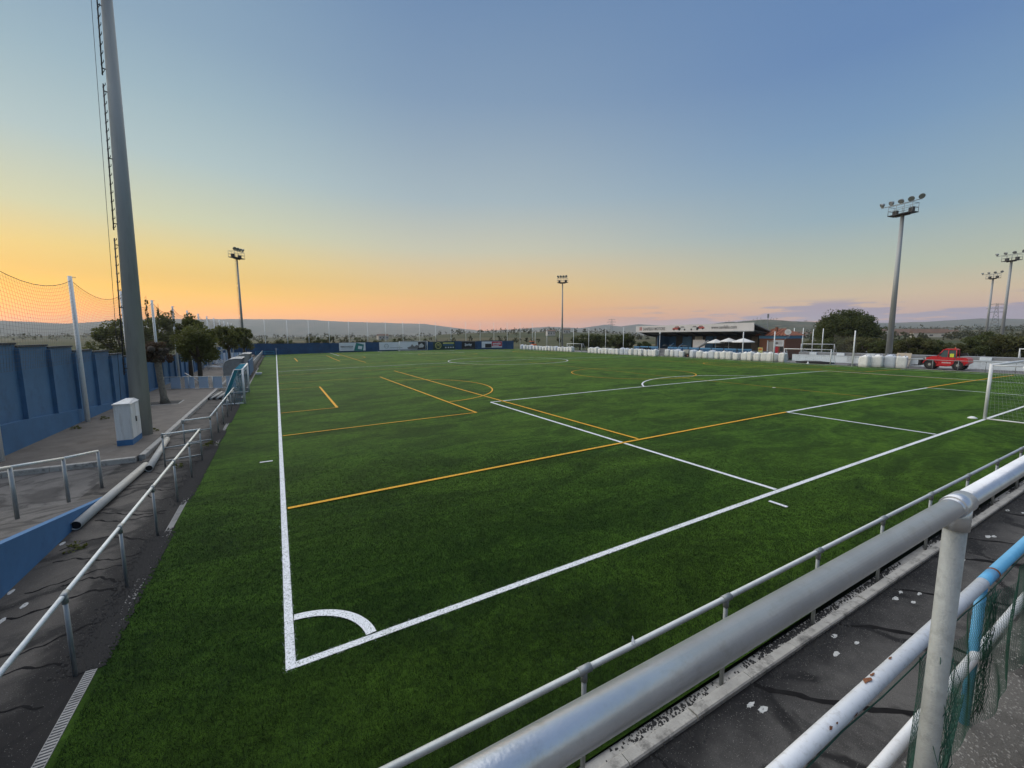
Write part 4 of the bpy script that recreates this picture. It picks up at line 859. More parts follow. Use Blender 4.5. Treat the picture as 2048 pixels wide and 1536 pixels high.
# far fences seen past the dugouts
lf = thing('teal_gate', 'low teal wire gate across the far left walkway', 'gate', (-1.6, 92, 0))
for z in (.15, .65, 1.1): obj('gate_bar', MB().tube((-3.6, 92, z), (-.4, 93, z), .03, n=6), MT['teal_net'], lf)
for x in (-3.6, -2, -.4): obj('gate_post', MB().tube((x, 92+(x+3.6)*.31, 0), (x, 92+(x+3.6)*.31, 1.2), .035, n=6), MT['teal_net'], lf)
sf = thing('slat_fence', 'pale slatted fence under the trees behind the dugouts', 'fence', (-6, 70, .15))
for i in range(14): obj('slat', MB().bb(-7.9+i*.33, -7.63+i*.33, 69.98, 70.02, .2, 1.75), MT['pale_blue_panel' if i % 3 else 'banner_white'], sf)
for z in (.5, 1.4): obj('fence_rail', MB().bb(-7.95, -3.2, 70.02, 70.06, z, z+.08), MT['galv_dull'], sf)
# ================================================================== FOREGROUND RAILS ON THE TERRACE
mat('galv_post', (.36, .37, .35), .55, .2, 14, metal=.35, dirt=(.2, .21, .19), dirt_amt=.5, dirt_scale=22, bump=.2, bscale=160)
PY_, PZ_ = -5.13, 3.572; GR = .031
tr = thing('terrace_railing', 'thick galvanised pipe handrail with tee fitting on the spectator terrace', 'railing', (2.07, PY_, 1.2))
obj('top_rail', MB().tube((-2.6, PY_, PZ_-.004), (2.0, PY_, PZ_), GR, n=32).tube((2.0, PY_, PZ_), (9.5, PY_, PZ_+.03), GR, n=32), MT['galv'], tr)
for x in (2.07, 5.6, 9.1):
    po = obj('post', MB().tube((x, PY_, 1.2), (x, PY_, PZ_-.02), .030, n=28), MT['galv_post'], tr)
    ft = MB(); ft.tube((x-.052, PY_, PZ_), (x+.052, PY_, PZ_), .0365, n=28); ft.tube((x, PY_, PZ_-.085), (x, PY_, PZ_), .0352, n=28)
    obj('tee_fitting', ft, MT['galv'], po)
OY, OZ = -4.782, 2.358
of = thing('old_railing', 'low old pipe railing in flaking white and sky blue paint below the terrace', 'railing', (4.45, OY, 1.2))
jx = at_y(1972, 1145, OY)[0]
obj('white_rail', MB().tube((-1.0, OY, OZ-.01), (jx-.05, OY, OZ), .036, n=24), MT['old_white'], of)
obj('blue_rail', MB().tube((jx-.05, OY, OZ), (jx+.18, OY, OZ+.002), .037, n=24).tube((jx+.19, OY, OZ+.002), (12, OY, OZ+.01), .036, n=24), MT['sky_blue_paint'], of)
obj('rust_collar', MB().tube((jx+.172, OY, OZ+.001), (jx+.198, OY, OZ+.002), .0385, n=24), MT['rust'], of)
for (px, py, s) in ((1735, 1360, .022), (1745, 1349, .014), (1662, 1456, .010), (1674, 1446, .006), (1648, 1497, .02), (1712, 1430, .014), (1780, 1316, .012)):
    # flaked patches lying on the upper side of the pipe
    d = ray(px, py); b_ = 2*(d[1]*(CAM[1]-OY)+d[2]*(CAM[2]-OZ)); a_ = d[1]**2+d[2]**2; c_ = (CAM[1]-OY)**2+(CAM[2]-OZ)**2-.0364**2; disc = b_*b_-4*a_*c_
    if disc <= 0: continue
    q = CAM+d*((-b_-math.sqrt(disc))/(2*a_)); nrm = Vector((0, q[1]-OY, q[2]-OZ)).normalized(); tx = Vector((1, 0, 0)); ty = nrm.cross(tx)
    pts = [Vector(q)+tx*math.cos(a)*s*1.6*rnd.uniform(.55, 1.2)+ty*math.sin(a)*s*.7*rnd.uniform(.5, 1.2)+nrm*.0004 for a in np.linspace(0, 2*np.pi, 12)[:-1]]
    obj('rust_patch', MB().add(pts, [tuple(range(11))]), MT['rust'], of)
obj('lower_rail', MB().tube((-1.0, -4.79, 1.78), (12, -4.79, 1.785), .031, n=20), MT['old_white'], of)
for x in (-.2, jx+.0, 9.0):
    obj('post', MB().tube((x, OY+.01, 1.2), (x, OY+.01, OZ-.01), .030, n=20), MT['sky_blue_paint'], of)
# green garden net tied to the old railing, slack and gathered
gn = thing('green_net', 'torn dark green plastic net hanging from the old railing', 'net', (4, -4.9, 1.2))
def drape(u, v):
    x = 2.15+u*7.0; f = max(0.0, 1-u*7); y = -4.84-.34*f-.025*math.sin(u*37)-.012*math.sin(u*91+v*5); zt = 2.31+.55*f-.03*abs(math.sin(u*23)); z = 1.21+(zt-1.21)*(v**.9)+.03*math.sin(u*53+v*8)*v*(1-v)*4
    return np.array([x+.06*math.sin(v*6+u*20), y, z])
def diamond_net(P, nu, nv, r):
    V = []; Fc = []
    def cord(p, q):
        d = q-p; d = d/max(np.linalg.norm(d), 1e-6); a = np.array([0, 0, 1.]) if abs(d[2]) < .8 else np.array([1., 0, 0]); u = np.cross(d, a); u /= np.linalg.norm(u); w = np.cross(d, u); o = len(V)
        for e in (p, q):
            for k in range(3): V.append(e+(u*math.cos(k*2.0944)+w*math.sin(k*2.0944))*r)
        for k in range(3): Fc.append((o+k, o+(k+1) % 3, o+3+(k+1) % 3, o+3+k))
    G = [[P(min(1, (i+.5*(j % 2))/nu), j/nv) for i in range(nu+1)] for j in range(nv+1)]
    for j in range(nv):
        for i in range(nu):
            if j % 2 == 0: cord(G[j][i], G[j+1][i]); cord(G[j][i+1], G[j+1][i])
            else: cord(G[j][i], G[j+1][i]); cord(G[j][i], G[j+1][i+1])
    return np_mesh('net_mesh', np.array(V), np.array(Fc))
me = diamond_net(drape, 250, 40, .0009); me.materials.append(MT['cord_green']); o = bpy.data.objects.new('net_mesh', me); COL.objects.link(o); o.parent = gn; o.location = -gn.location
obj('tie_cord', MB().path([(1.0+i*.42, OY-.03, OZ-.055-.02*math.sin(i*1.7)) for i in range(20)], .0035, 5), MT['cord_green'], gn)
gat = MB()
for s in range(26):
    x0 = jx+rnd.uniform(-.10, .10); pts = [(x0+.05*math.sin(k*.7+s)+rnd.uniform(-.012, .012), OY-.045+rnd.uniform(-.025, .02), 2.30-k*.11) for k in range(11)]
    gat.path([p for p in pts if p[2] > 1.21], .0016, 3)
for s in range(9):
    x0 = 2.07+rnd.uniform(-.03, .05); gat.path([(x0+.04*math.sin(k*.9+s)+k*.012, PY_-.036+rnd.uniform(-.012, .03), 3.02-k*.14+rnd.uniform(-.03, .03)) for k in range(12)], .0013, 3)
obj('gathered_strands', gat, MT['cord_green'], gn, kind='stuff')

# ================================================================== BULK BAGS
def make_bag(seed, m):
    r_ = random.Random(seed); t = thing('bulk_bag', '', 'bag', (0, 0, 0)); w = .44+r_.uniform(-.03, .03); h = 1.16+r_.uniform(-.14, .10)
    b = MB(); prof = [(w*.86, 0), (w*.97, .05), (w*1.02, h*.3), (w*1.0, h*.62), (w*.97, h*.86), (w*.96, h*.97), (w*.80, h*1.0), (w*.40, h*(.94 if seed % 2 else 1.07)), (w*.15, h*(.93 if seed % 2 else 1.10))]
    b.lathe((0, 0, 0), prof, 24, sq=.9)
    b.v = [(x*(1+.035*math.sin(z*9+seed+math.atan2(y, x)*3)), y*(1+.035*math.sin(z*7+seed*2+math.atan2(y, x)*4)), z+(.05*math.sin(math.atan2(y, x)*2+seed) if z > h*.9 else 0)) for x, y, z in b.v]
    obj('sack', b, MT[m], t)
    for sx in (-1, 1):
        for sy in (-1, 1):
            a = w*.80; top = h+r_.uniform(.10, .26); ln_ = r_.uniform(-.12, .12)
            obj('lifting_loop', MB().path([(sx*a, sy*a*.72, h*.72), (sx*a*1.0, sy*a*.74, h*.98), (sx*a*.8+ln_, sy*a*.55, top), (sx*a*.62, sy*a*.9, h*.98), (sx*a*.74, sy*a*1.0, h*.72)], .022, 5), MT['strap'], t)
    obj('seam', MB().box((0, -w*1.0, h*.5), (.012, .02, h*.8)), MT['strap'], t)
    return t
protos = [make_bag(s, 'bag_white' if s != 2 else 'bag_blueish') for s in range(5)]; bag_used = set()
def bag(x, y, label, group, k=None, sc=1.0):
    k = rnd.randrange(5) if k is None else k; s = (sc*rnd.uniform(.94, 1.06), sc*rnd.uniform(.94, 1.06), sc*rnd.uniform(.94, 1.07)); rz = rnd.uniform(-.25, .25)
    if k in bag_used: return dup(protos[k], (x, y, 0), rz, label, group, s)
    bag_used.add(k); p = protos[k]; p.location = (x, y, 0); p.rotation_euler = (0, 0, rz); p.scale = s; p['label'] = label; p['group'] = group
    return p
BX = 64.3
def yx(px, X): return at_x(px, 715, X)[1]
for i in range(17): bag(63.2, yx(1044.4+6.2*i, 63.2), 'white bulk bag in the long row running up to the far blue wall', 'bulk bags by the far wall', sc=.97)
for px in (1181, 1187, 1194, 1200.6, 1207, 1214, 1221.5, 1228.5, 1236, 1245, 1254, 1263, 1273, 1282, 1293, 1302, 1310.5): bag(63.1, yx(px, 63.1), 'white bulk bag in the row between the small far goal and the stand steps', 'bulk bags left of the stand steps')
for px in (1335, 1346, 1356, 1364): bag(64.6, yx(px, 64.6), 'white bulk bag in the short row of four beside the stand steps', 'bulk bags beside the stand steps')
for px in (1387, 1400, 1412, 1425, 1436, 1448, 1459, 1474, 1491, 1502, 1516, 1530, 1541, 1549, 1566): bag(64.75, yx(px, 64.75), 'white bulk bag in the row below the parasols in front of the stand', 'bulk bags below the parasols', sc=1.04)
for (l, r_, b_), lb in zip(((1715, 1737, 734), (1738, 1762, 734.5), (1763.5, 1785, 735), (1786, 1810, 736)), ('white bulk bag at the goal end of the four by the tall right mast', 'white bulk bag second from the goal end of the four by the tall right mast', 'white bulk bag in front of the foot of the tall right mast', 'full white bulk bag with loops up, in front of the plywood sheet')):
    p = at_z((l+r_)/2, b_, 0); bag(p[0]+.35, p[1]-.1, lb, 'four bulk bags by the right mast', sc=1.14)
for (px, t0, b0) in ((1485, 664, 720), (1547, 663, 724), (1705.5, 661, 733)):
    p = at_z(px-1, b0, 0); net_pole(p[0], p[1], 0, 4.5, 'stout white net pole in front of the ' + {1485: 'parasols', 1547: 'brick clubhouse', 1705.5: 'white wall next to four bulk bags'}[px], 'short net poles on the right side', .075)
for px, tp in ((1589, 656), (1607, 656), (1627, 658), (1647, 657)):
    p = at_x(px, tp, 84.0); net_pole(84.0, p[1], -.1, p[2]+.1, 'white net pole on the training ground behind the parked side goal', 'net poles on the training ground', .07)
tg = thing('training_net', 'dark mesh net between white poles in front of the round tree', 'net', (84, 26, 0))
me = net_span(tg, lambda u, v: np.array([84.0-u*19.8, 30-u*11.0, .2+(3.9-.9*u*(1-u)*2)*v]), 60, 16, .006); me.materials.append(MT['cord_dark']); o = bpy.data.objects.new('net_panel', me); COL.objects.link(o); o.parent = tg; o.location = -tg.location

# ================================================================== STAND, CLUBHOUSE
SX = 70.0; Ya, Yb = 35.72, 62.1
st = thing('grandstand', 'covered grandstand with long white sponsor fascia and blue terrace', 'grandstand', (72, 49, 0))
fa = obj('fascia', MB().prism([(Ya, 4.72), (Yb, 4.70), (Yb, 5.98), (Ya, 6.05)], 'x', SX, SX+.12), MT['fascia'], st)
text('SANFELIU MOTORS', .85, 'print_grey', fa, (SX-.03, 60.0, 5.04), '-x', width=5.9)
text('www.sanfeliu.com', .8, 'print_grey', fa, (SX-.03, 43.6, 5.13), '-x', width=4.9)
obj('emblem', MB().bb(SX-.02, SX-.004, 60.35, 60.5, 5.0, 5.75).bb(SX-.02, SX-.004, 60.6, 60.75, 5.0, 5.75).bb(SX-.02, SX-.004, 60.85, 61.0, 5.0, 5.75), MT['print_red'], fa)
def car_print(y, z, s, m):
    def q(pts, mm, dx): obj('car_print', MB().add([(SX-dx, y-a*s, z+b*s) for a, b in pts], [tuple(range(len(pts)))]), MT[mm], fa)
    q([(0, .12), (.1, .42), (.55, .52), (.85, .85), (1.7, .88), (2.05, .55), (2.35, .45), (2.4, .15), (2.0, .05), (.3, .05)], m, .012)
    q([(.72, .54), (.95, .80), (1.62, .82), (1.85, .56)], 'print_grey', .018)
    for a in (.5, 1.9): q([(a+.2*math.cos(t), .1+.2*math.sin(t)) for t in np.linspace(0, 6.0, 12)], 'banner_black', .02)
car_print(52.3, 5.0, .85, 'print_red'); car_print(51.0, 4.98, .85, 'print_pale'); car_print(48.3, 4.98, .9, 'print_pale'); car_print(46.8, 5.12, .75, 'print_red')
ro = obj('roof', MB().prism([(SX+.12, 5.9), (SX+.12, 5.75), (76.4, 4.15), (76.6, 4.3)], 'y', Ya, Yb), MT['grey_step'], st)
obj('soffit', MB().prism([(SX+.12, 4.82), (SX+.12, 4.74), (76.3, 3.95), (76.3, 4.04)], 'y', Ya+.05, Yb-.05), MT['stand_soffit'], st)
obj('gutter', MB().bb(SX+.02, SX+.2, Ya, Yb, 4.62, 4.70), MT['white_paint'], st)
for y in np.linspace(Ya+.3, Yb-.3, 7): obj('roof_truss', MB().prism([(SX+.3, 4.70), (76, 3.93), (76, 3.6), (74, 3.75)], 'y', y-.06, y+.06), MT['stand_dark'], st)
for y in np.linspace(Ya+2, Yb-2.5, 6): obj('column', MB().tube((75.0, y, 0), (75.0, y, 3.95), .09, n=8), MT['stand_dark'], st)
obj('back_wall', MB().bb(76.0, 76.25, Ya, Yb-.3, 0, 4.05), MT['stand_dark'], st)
obj('side_wall', MB().bb(72.5, 75.9, 58.0, 58.15, 1.0, 3.9), MT['stand_blue'], st)
for y0, y1, m in ((56, 58, 'stand_blue'), (52.2, 54.4, 'wall_blue'), (49.6, 51.6, 'galv_dull'), (46.6, 48.9, 'stand_blue'), (42, 46.4, 'stand_dark'), (37.5, 39.5, 'platform_concrete')):
    obj('wall_bay', MB().bb(75.9, 75.98, y0, y1, 1.2, 3.7), MT[m], st)
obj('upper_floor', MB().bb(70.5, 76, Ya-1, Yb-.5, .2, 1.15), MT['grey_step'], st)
for k in range(3): obj('terrace_step', MB().bb(68.9+k*.55, 69.5+k*.55, Ya-.6, 56.2, -.05, .38+k*.36), MT['grey_step'], st)
# blue parapet in sections with posts
for i in range(10):
    y0 = Ya-.6+i*2.43; y1 = y0+2.37
    if 52.0 < (y0+y1)/2 < 54.2: continue
    obj('parapet_panel', MB().bb(68.6, 68.68, y0, y1, .1, 1.42), MT['stand_blue'], st); obj('parapet_cap', MB().bb(68.55, 68.74, y0, y1, 1.42, 1.66), MT['rail_blue'], st)
    obj('parapet_post', MB().bb(68.5, 68.6, y1-.02, y1+.1, 0, 1.7), MT['stand_dark'], st)
for i in range(2): y0 = 56.4+i*2.4; obj('parapet_panel', MB().bb(68.6, 68.68, y0, y0+2.3, .3, 1.45), MT['stand_blue'], st); obj('parapet_cap', MB().bb(68.56, 68.72, y0, y0+2.3, 1.45, 1.6), MT['rail_blue'], st)
stp = thing('steel_steps', 'blue steel steps with rails between the bulk bag rows below the stand', 'steps', (66.8, 49.6, 0))
for k in range(5): obj('tread', MB().bb(66.2+k*.4, 66.62+k*.4, 48.4, 50.4, .22+k*.27, .28+k*.27), MT['rail_blue'], stp)
for y in (48.35, 50.45): obj('stringer', MB().prism([(66.1, 0), (66.3, 0), (68.3, 1.3), (68.3, 1.6), (66.1, .3)], 'y', y-.04, y+.04), MT['stand_blue'], stp); obj('handrail', MB().path([(66.2, y, 0), (66.2, y, 1.1), (68.3, y, 2.4)], .035, 6), MT['rail_blue'], stp)
# terrace furniture seen in the shade of the stand
cb = thing('car_banner', 'cream banner with a red car picture hung under the stand roof', 'banner', (72, 47, 2)); y0, y1 = at_x(1386, 680, 72)[1], at_x(1410, 680, 72)[1]
obj('sheet', MB().bb(72, 72.03, y1, y0, 1.55, 3.05), MT['fascia'], cb); obj('print', MB().add([(71.985, y0-.4, 2.0), (71.985, y1+.4, 2.0), (71.985, y1+.5, 2.3), (71.985, (y0+y1)/2, 2.75), (71.985, y0-.6, 2.35)], [(0, 1, 2, 3, 4)]), MT['print_pale'], cb)
for pp in (y0-.1, y1+.1): obj('banner_pole', MB().tube((72.05, pp, 1.15), (72.05, pp, 3.1), .03, n=6), MT['galv_dull'], cb)
for i, y in enumerate((55.2, 53.6, 51.0, 50.1, 43.2, 41.2)):
    tb = thing('terrace_table', 'dark table with stools in the shade under the stand', 'table', (71.6, y, 1.15), 'tables under the stand')
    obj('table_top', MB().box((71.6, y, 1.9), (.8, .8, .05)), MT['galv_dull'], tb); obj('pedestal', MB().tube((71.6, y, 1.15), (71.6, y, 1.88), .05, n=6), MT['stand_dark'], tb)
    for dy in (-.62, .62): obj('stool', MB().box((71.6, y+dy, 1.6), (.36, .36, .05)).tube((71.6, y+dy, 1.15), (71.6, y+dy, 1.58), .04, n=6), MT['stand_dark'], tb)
def parasol(px, py_top, X, R_, label, zb=1.15):
    p = at_x(px, py_top, X); y, zt = p[1], p[2]; t = thing('parasol', label, 'parasol', (X, y, zb), 'parasols on the stand terrace')
    obj('pole', MB().tube((X, y, zb), (X, y, zt), .035, n=8), MT['white_paint'], t); n = 8; hz = zt-.62
    b = MB(); rim = [(X+R_*math.cos(2*math.pi*i/n+.39), y+R_*math.sin(2*math.pi*i/n+.39), hz) for i in range(n)]
    for i in range(n): b.add([(X, y, zt), rim[i], rim[(i+1) % n]], [(0, 1, 2)])
    for i in range(n): a, c = rim[i], rim[(i+1) % n]; b.add([a, c, (c[0], c[1], c[2]-.12), (a[0], a[1], a[2]-.12)], [(0, 1, 2, 3)])
    ca = obj('canopy', b, MT['canvas'], t)
    for i in range(n): obj('rib', MB().tube((X, y, zt-.03), (rim[i][0], rim[i][1], hz-.01), .012, n=4), MT['galv_dull'], ca)
    obj('base', MB().tube((X, y, zb), (X, y, zb+.1), .3, n=12), MT['grey_step'], t)
parasol(1432, 678, 69.6, 1.5, 'white parasol beside the cream car banner'); parasol(1458, 675.5, 70.0, 1.55, 'white parasol in the middle of the three, over the blue parapet'); parasol(1487, 676, 68.9, 1.75, 'white parasol crossed by the stout white pole, widest of the three', .9)
fd = thing('folded_parasol', 'grey parasol leaning beside the cream banner', 'parasol', (69.8, 44, 1.15)); pa, pb = at_x(1393, 697, 69.8), at_x(1417, 683, 69.8)
obj('canopy', MB().path([tuple(pa), tuple((pa+pb)/2), tuple(pb)], [.1, .26, .34], 8), MT['grey_step'], fd); obj('pole', MB().tube(tuple(pa), (69.8, pa[1]+.3, 1.15), .03, n=6), MT['galv_dull'], fd)
for px, lb in ((1320, 'white globe lamp post by the stand steps'),):
    p = at_x(px, 668, 67.6); t = thing('globe_lamp', lb, 'lamp', (67.6, p[1], 0)); obj('post', MB().tube((67.6, p[1], 0), (67.6, p[1], p[2]), .06, .04, 8), MT['white_pole'], t); obj('globe', MB().ball((67.6, p[1], p[2]+.15), .2), MT['canvas'], t)
# clubhouse with tiled roof
cx = 74.0; ca, cbb = at_x(1570, 690, cx)[1], at_x(1519, 690, cx)[1]
ch = thing('clubhouse', 'small brick clubhouse with terracotta roof at the end of the stand', 'building', (76, 34, 0))
obj('wall', MB().bb(cx, cx+5, ca, cbb, 0, 3.35), MT['brick'], ch)
obj('wall_band', MB().bb(cx-.12, cx+5.1, ca-.1, cbb+.1, 3.35, 3.85), MT['rail_blue'], ch)
rf = obj('roof', MB().add([(cx-.5, ca-.5, 3.86), (cx+5.5, ca-.5, 3.86), (cx+5.5, cbb+.6, 3.86), (cx-.5, cbb+.6, 3.86), (cx+2.5, ca+1.4, 5.05), (cx+2.5, cbb-1.0, 5.05)], [(3, 2, 1, 0), (0, 1, 4), (1, 2, 5, 4), (2, 3, 5), (3, 0, 4, 5)]), MT['tile'], ch)
for i in range(10): y = ca-.3+i*(cbb-ca+.8)/9; obj('tile_row', MB().path([(cx-.5, y, 3.92), (cx+2.45, min(max(y, ca+1.4), cbb-1.0), 5.06)], .06, 5), MT['tile'], rf)
obj('chimney', MB().bb(cx+1.0, cx+1.4, ca+2.0, ca+2.3, 4.3, 5.3), MT['brick'], rf)
dw = obj('door_frame', MB().path([(cx-.06, at_x(1535, 700, cx)[1], 0), (cx-.06, at_x(1535, 700, cx)[1], 3.0), (cx-.06, at_x(1549, 700, cx)[1], 3.0), (cx-.06, at_x(1549, 700, cx)[1], 0)], .12, 6), MT['white_paint'], ch)
obj('door', MB().bb(cx-.04, cx-.01, at_x(1547, 700, cx)[1], at_x(1537, 700, cx)[1], 0, 2.85), MT['dugout_panel'], ch)
for (a, b_, z0, z1, m, nn) in ((1549.5, 1567, 2.05, 3.1, 'banner_white', 'notice_board'), (1549.5, 1557, .75, 1.95, 'banner_red', 'poster'), (1560, 1567, 1.15, 2.0, 'stand_dark', 'window')):
    yA, yB = sorted((at_x(a, 690, cx)[1], at_x(b_, 690, cx)[1])); q = obj(nn, MB().bb(cx-.05, cx-.005, yA, yB, z0, z1), MT[m], ch)
    if nn == 'notice_board':
        for k in range(4): obj('print', MB().bb(cx-.056, cx-.051, yA+.15, yB-.15-(k % 2)*.4, z1-.2-k*.22, z1-.12-k*.22), MT['print_grey'], q)
        obj('emblem', MB().disc((cx-.058, yB-.35, (z0+z1)/2), .22, (1, 0, 0), 16, .006), MT['print_grey'], q)
wr = thing('wicker_sign', 'small orange notice board on the terrace below the stand end', 'sign', (70, 33, 1.1)); ya, yb = sorted((at_x(1516, 700, 70)[1], at_x(1525, 700, 70)[1])); obj('board', MB().bb(70, 70.05, ya, yb, .95, 1.9), MT['banner_yellow'], wr); obj('print', MB().bb(69.99, 69.999, ya+.1, yb-.1, 1.45, 1.75), MT['orange_paint'], wr)
for y in (ya+.05, yb-.05): obj('leg', MB().bb(70.05, 70.09, y-.03, y+.03, 0, 1.9), MT['stand_dark'], wr)
rs_ = thing('round_sign', 'round white sign on a curved bracket beside the clubhouse roof', 'sign', (73, 26.5, 0)); p = at_x(1576, 664, 73.0)
obj('disc', MB().disc(tuple(p), .46, (1, .45, 0), 24, .08), MT['canvas'], rs_); obj('emblem', MB().disc((p[0]-.05, p[1]-.02, p[2]), .26, (1, .45, 0), 18, .02), MT['print_pale'], rs_)
q2 = at_x(1567, 677, 73.4); obj('bracket', MB().path([(73.6, q2[1], q2[2]-.3), (73.4, q2[1]-.3, q2[2]-.1), (73.1, p[1]+.1, p[2]-.85), (73.0, p[1]-.25, p[2]-.8), (73.0, p[1]-.25, p[2]-.35)], .05, 6), MT['galv_dull'], rs_)
obj('post', MB().tube((73.6, q2[1], 0), (73.6, q2[1], q2[2]-.25), .05, n=8), MT['galv_dull'], rs_)
# ---- low white terrace walls on the right
ww = thing('terrace_wall', 'long low white wall with a stepped ledge and white blocks behind the right path', 'wall', (71, 10, 0))
for i in range(16):
    y0 = -12+i*2.6; obj('wall_panel', MB().bb(70.3, 70.6, y0+.004, y0+2.596, -.05, .92), MT['white_wall'], ww)
    obj('wall_panel', MB().bb(72.2, 72.45, y0+.004, y0+2.596, .80, 1.30), MT['grey_step'], ww)
obj('ledge', MB().bb(70.6, 72.2, -12, 29.6, .5, .8), MT['grey_step'], ww); obj('coping', MB().bb(70.25, 70.66, -12, 29.6, .921, .97), MT['white_wall'], ww)
obj('upper_slab', MB().bb(72.45, 75.5, -12, 29.6, .6, 1.25), MT['grey_step'], ww)
for i, y in enumerate(np.arange(-8.5, 29, 3.6)): obj('wall_block', MB().box((72.15, y, 1.12), (.35, .95, .36)), MT['white_wall'], ww)
pb = thing('plywood_sheet', 'beige plywood sheet leaning behind the bulk bag', 'board', (69.4, 15.7, 0)); ya, yb = sorted((at_x(1788, 710, 69.0)[1], at_x(1818, 710, 69.0)[1]))
obj('sheet', MB().add([(69.3, ya, 0), (69.3, yb, 0), (69.9, yb, 1.62), (69.9, ya, 1.62), (69.34, ya, 0), (69.34, yb, 0), (69.94, yb, 1.62), (69.94, ya, 1.62)], [(3, 2, 1, 0), (4, 5, 6, 7), (0, 1, 5, 4), (2, 3, 7, 6), (1, 2, 6, 5), (3, 0, 4, 7)]), MT['plywood'], pb)
tt = thing('tar_roll', 'black rolled tarpaulin lying inside the parked side goal', 'tarpaulin', (65.4, 24, 0)); obj('roll', MB().path([(65.6, 21.9, .16), (65.3, 23.5, .2), (65.5, 25.4, .18), (65.4, 26.6, .12)], [.1, .2, .19, .08], 10), MT['black_plastic'], tt)
tag(obj('marker_cone', MB().lathe((64.1, 24.4, 0), [(.2, 0), (.2, .03), (.1, .05), (.04, .32), (.02, .33)], 12), MT['white_paint'], loc=(64.1, 24.4, 0)), 'white cone on the turf in front of the parked side goal', 'cone')
tag(obj('tar_sheet', MB().ball((65.0, 19.7, .02), .5, 12, 6, .35), MT['black_plastic'], loc=(65.0, 19.7, 0)), 'small black heap of sheeting at the foot of a white pole', 'sheeting')

# ================================================================== TELEHANDLER (red loader), facing +y
tl = thing('telehandler', 'red telescopic loader parked by the right railing, yellow vest at the cab window', 'loader', (66.7, 11.2, 0))
X0, X1 = 65.85, 67.55; DY = .3; YF, YR = 13.15, 9.25
def tb_(name, poly, x0, x1, m, par=tl): return obj(name, MB().prism(poly, 'x', x0, x1), MT[m], par)
tb_('chassis', [(12.6, .45), (12.4, .95), (11.4, .95), (11.3, .55), (10.3, .5), (10.0, .95), (9.4, .95), (9.4, .5), (10.9, .32), (11.9, .32)], X0+.15, X1-.15, 'red_paint')
tb_('hood', [(12.75, .82), (12.55, 1.18), (12.1, 1.32), (11.35, 1.34), (11.25, .9)], X0+.05, X1-.1, 'red_paint')
tb_('engine_cover', [(10.15, .85), (10.15, 1.22), (9.4, 1.25), (9.2, 1.12), (9.15, .75), (9.5, .5), (9.9, .6)], X0+.02, X1-.02, 'red_paint')
tb_('side_skirt', [(11.55, .40), (11.4, .82), (11.35, 1.25), (10.2, 1.25), (10.3, .62), (10.6, .40)], X0, X0+.12, 'red_paint')
cabp = [(11.45, 1.22), (11.22, 1.78), (11.0, 1.92), (10.25, 1.92), (10.15, 1.22)]
cb_ = tb_('cab', [(11.22, 1.98), (10.12, 1.98), (10.12, 2.06), (10.3, 2.11), (11.05, 2.11)], X0+.02, X0+.95, 'red_paint')
for (a, b_) in (((11.72, 1.22), (11.2, 2.0)), ((10.80, 1.22), (10.78, 2.0)), ((10.12, 1.22), (10.16, 2.0))):
    for x in (X0+.06, X0+.9): obj('cab_pillar', MB().tube((x, *a), (x, *b_), .045, n=6), MT['red_paint'], cb_)
obj('window', MB().add([(X0+.07, 11.66, 1.26), (X0+.07, 10.84, 1.26), (X0+.07, 10.82, 1.96), (X0+.07, 11.2, 1.96)], [(0, 1, 2, 3)]), MT['glass'], cb_)
obj('window', MB().add([(X0+.07, 10.76, 1.26), (X0+.07, 10.16, 1.26), (X0+.07, 10.20, 1.96), (X0+.07, 10.74, 1.96)], [(0, 1, 2, 3)]), MT['glass'], cb_)
obj('window', MB().add([(X0+.1, 11.70, 1.26), (X0+.86, 11.70, 1.26), (X0+.86, 11.2, 1.96), (X0+.1, 11.2, 1.96)], [(0, 1, 2, 3)]), MT['glass'], cb_)
obj('seat', MB().bb(X0+.3, X0+.75, 10.35, 10.8, 1.0, 1.3).bb(X0+.3, X0+.75, 10.28, 10.4, 1.3, 1.75), MT['black_plastic'], cb_)
obj('vest', MB().bb(X0+.045, X0+.062, 10.34, 10.66, 1.28, 1.62), MT['hi_vis'], cb_)
obj('beacon', MB().tube((X0+.5, 10.4, 2.11), (X0+.5, 10.4, 2.23), .06, .045, 8), MT['orange_paint'], cb_)
obj('boom', MB().prism([(12.9, 1.0), (12.9, 1.25), (9.6, 1.72), (9.45, 1.42)], 'x', X0+1.05, X0+1.35), MT['dark_steel'], tl)
obj('carriage', MB().bb(X0+.2, X1-.2, 13.1, 13.3, .35, .95).bb(X0+.95, X0+1.35, 12.7, 13.12, .55, 1.0), MT['dark_steel'], tl)
for x in (X0+.5, X1-.5): obj('fork', MB().bb(x-.06, x+.06, 13.3, 13.95, .30, .36).bb(x-.06, x+.06, 13.27, 13.32, .30, .95), MT['dark_steel'], tl)
for x in (X0+.12, X1-.22): obj('headlight', MB().box((x, 12.66, 1.1), (.16, .08, .12)), MT['canvas'], tl)
obj('mirror', MB().box((X0-.08, 11.5, 1.62), (.12, .05, .22)).tube((X0+.05, 11.4, 1.5), (X0-.08, 11.48, 1.55), .015, n=5), MT['black_plastic'], tl)
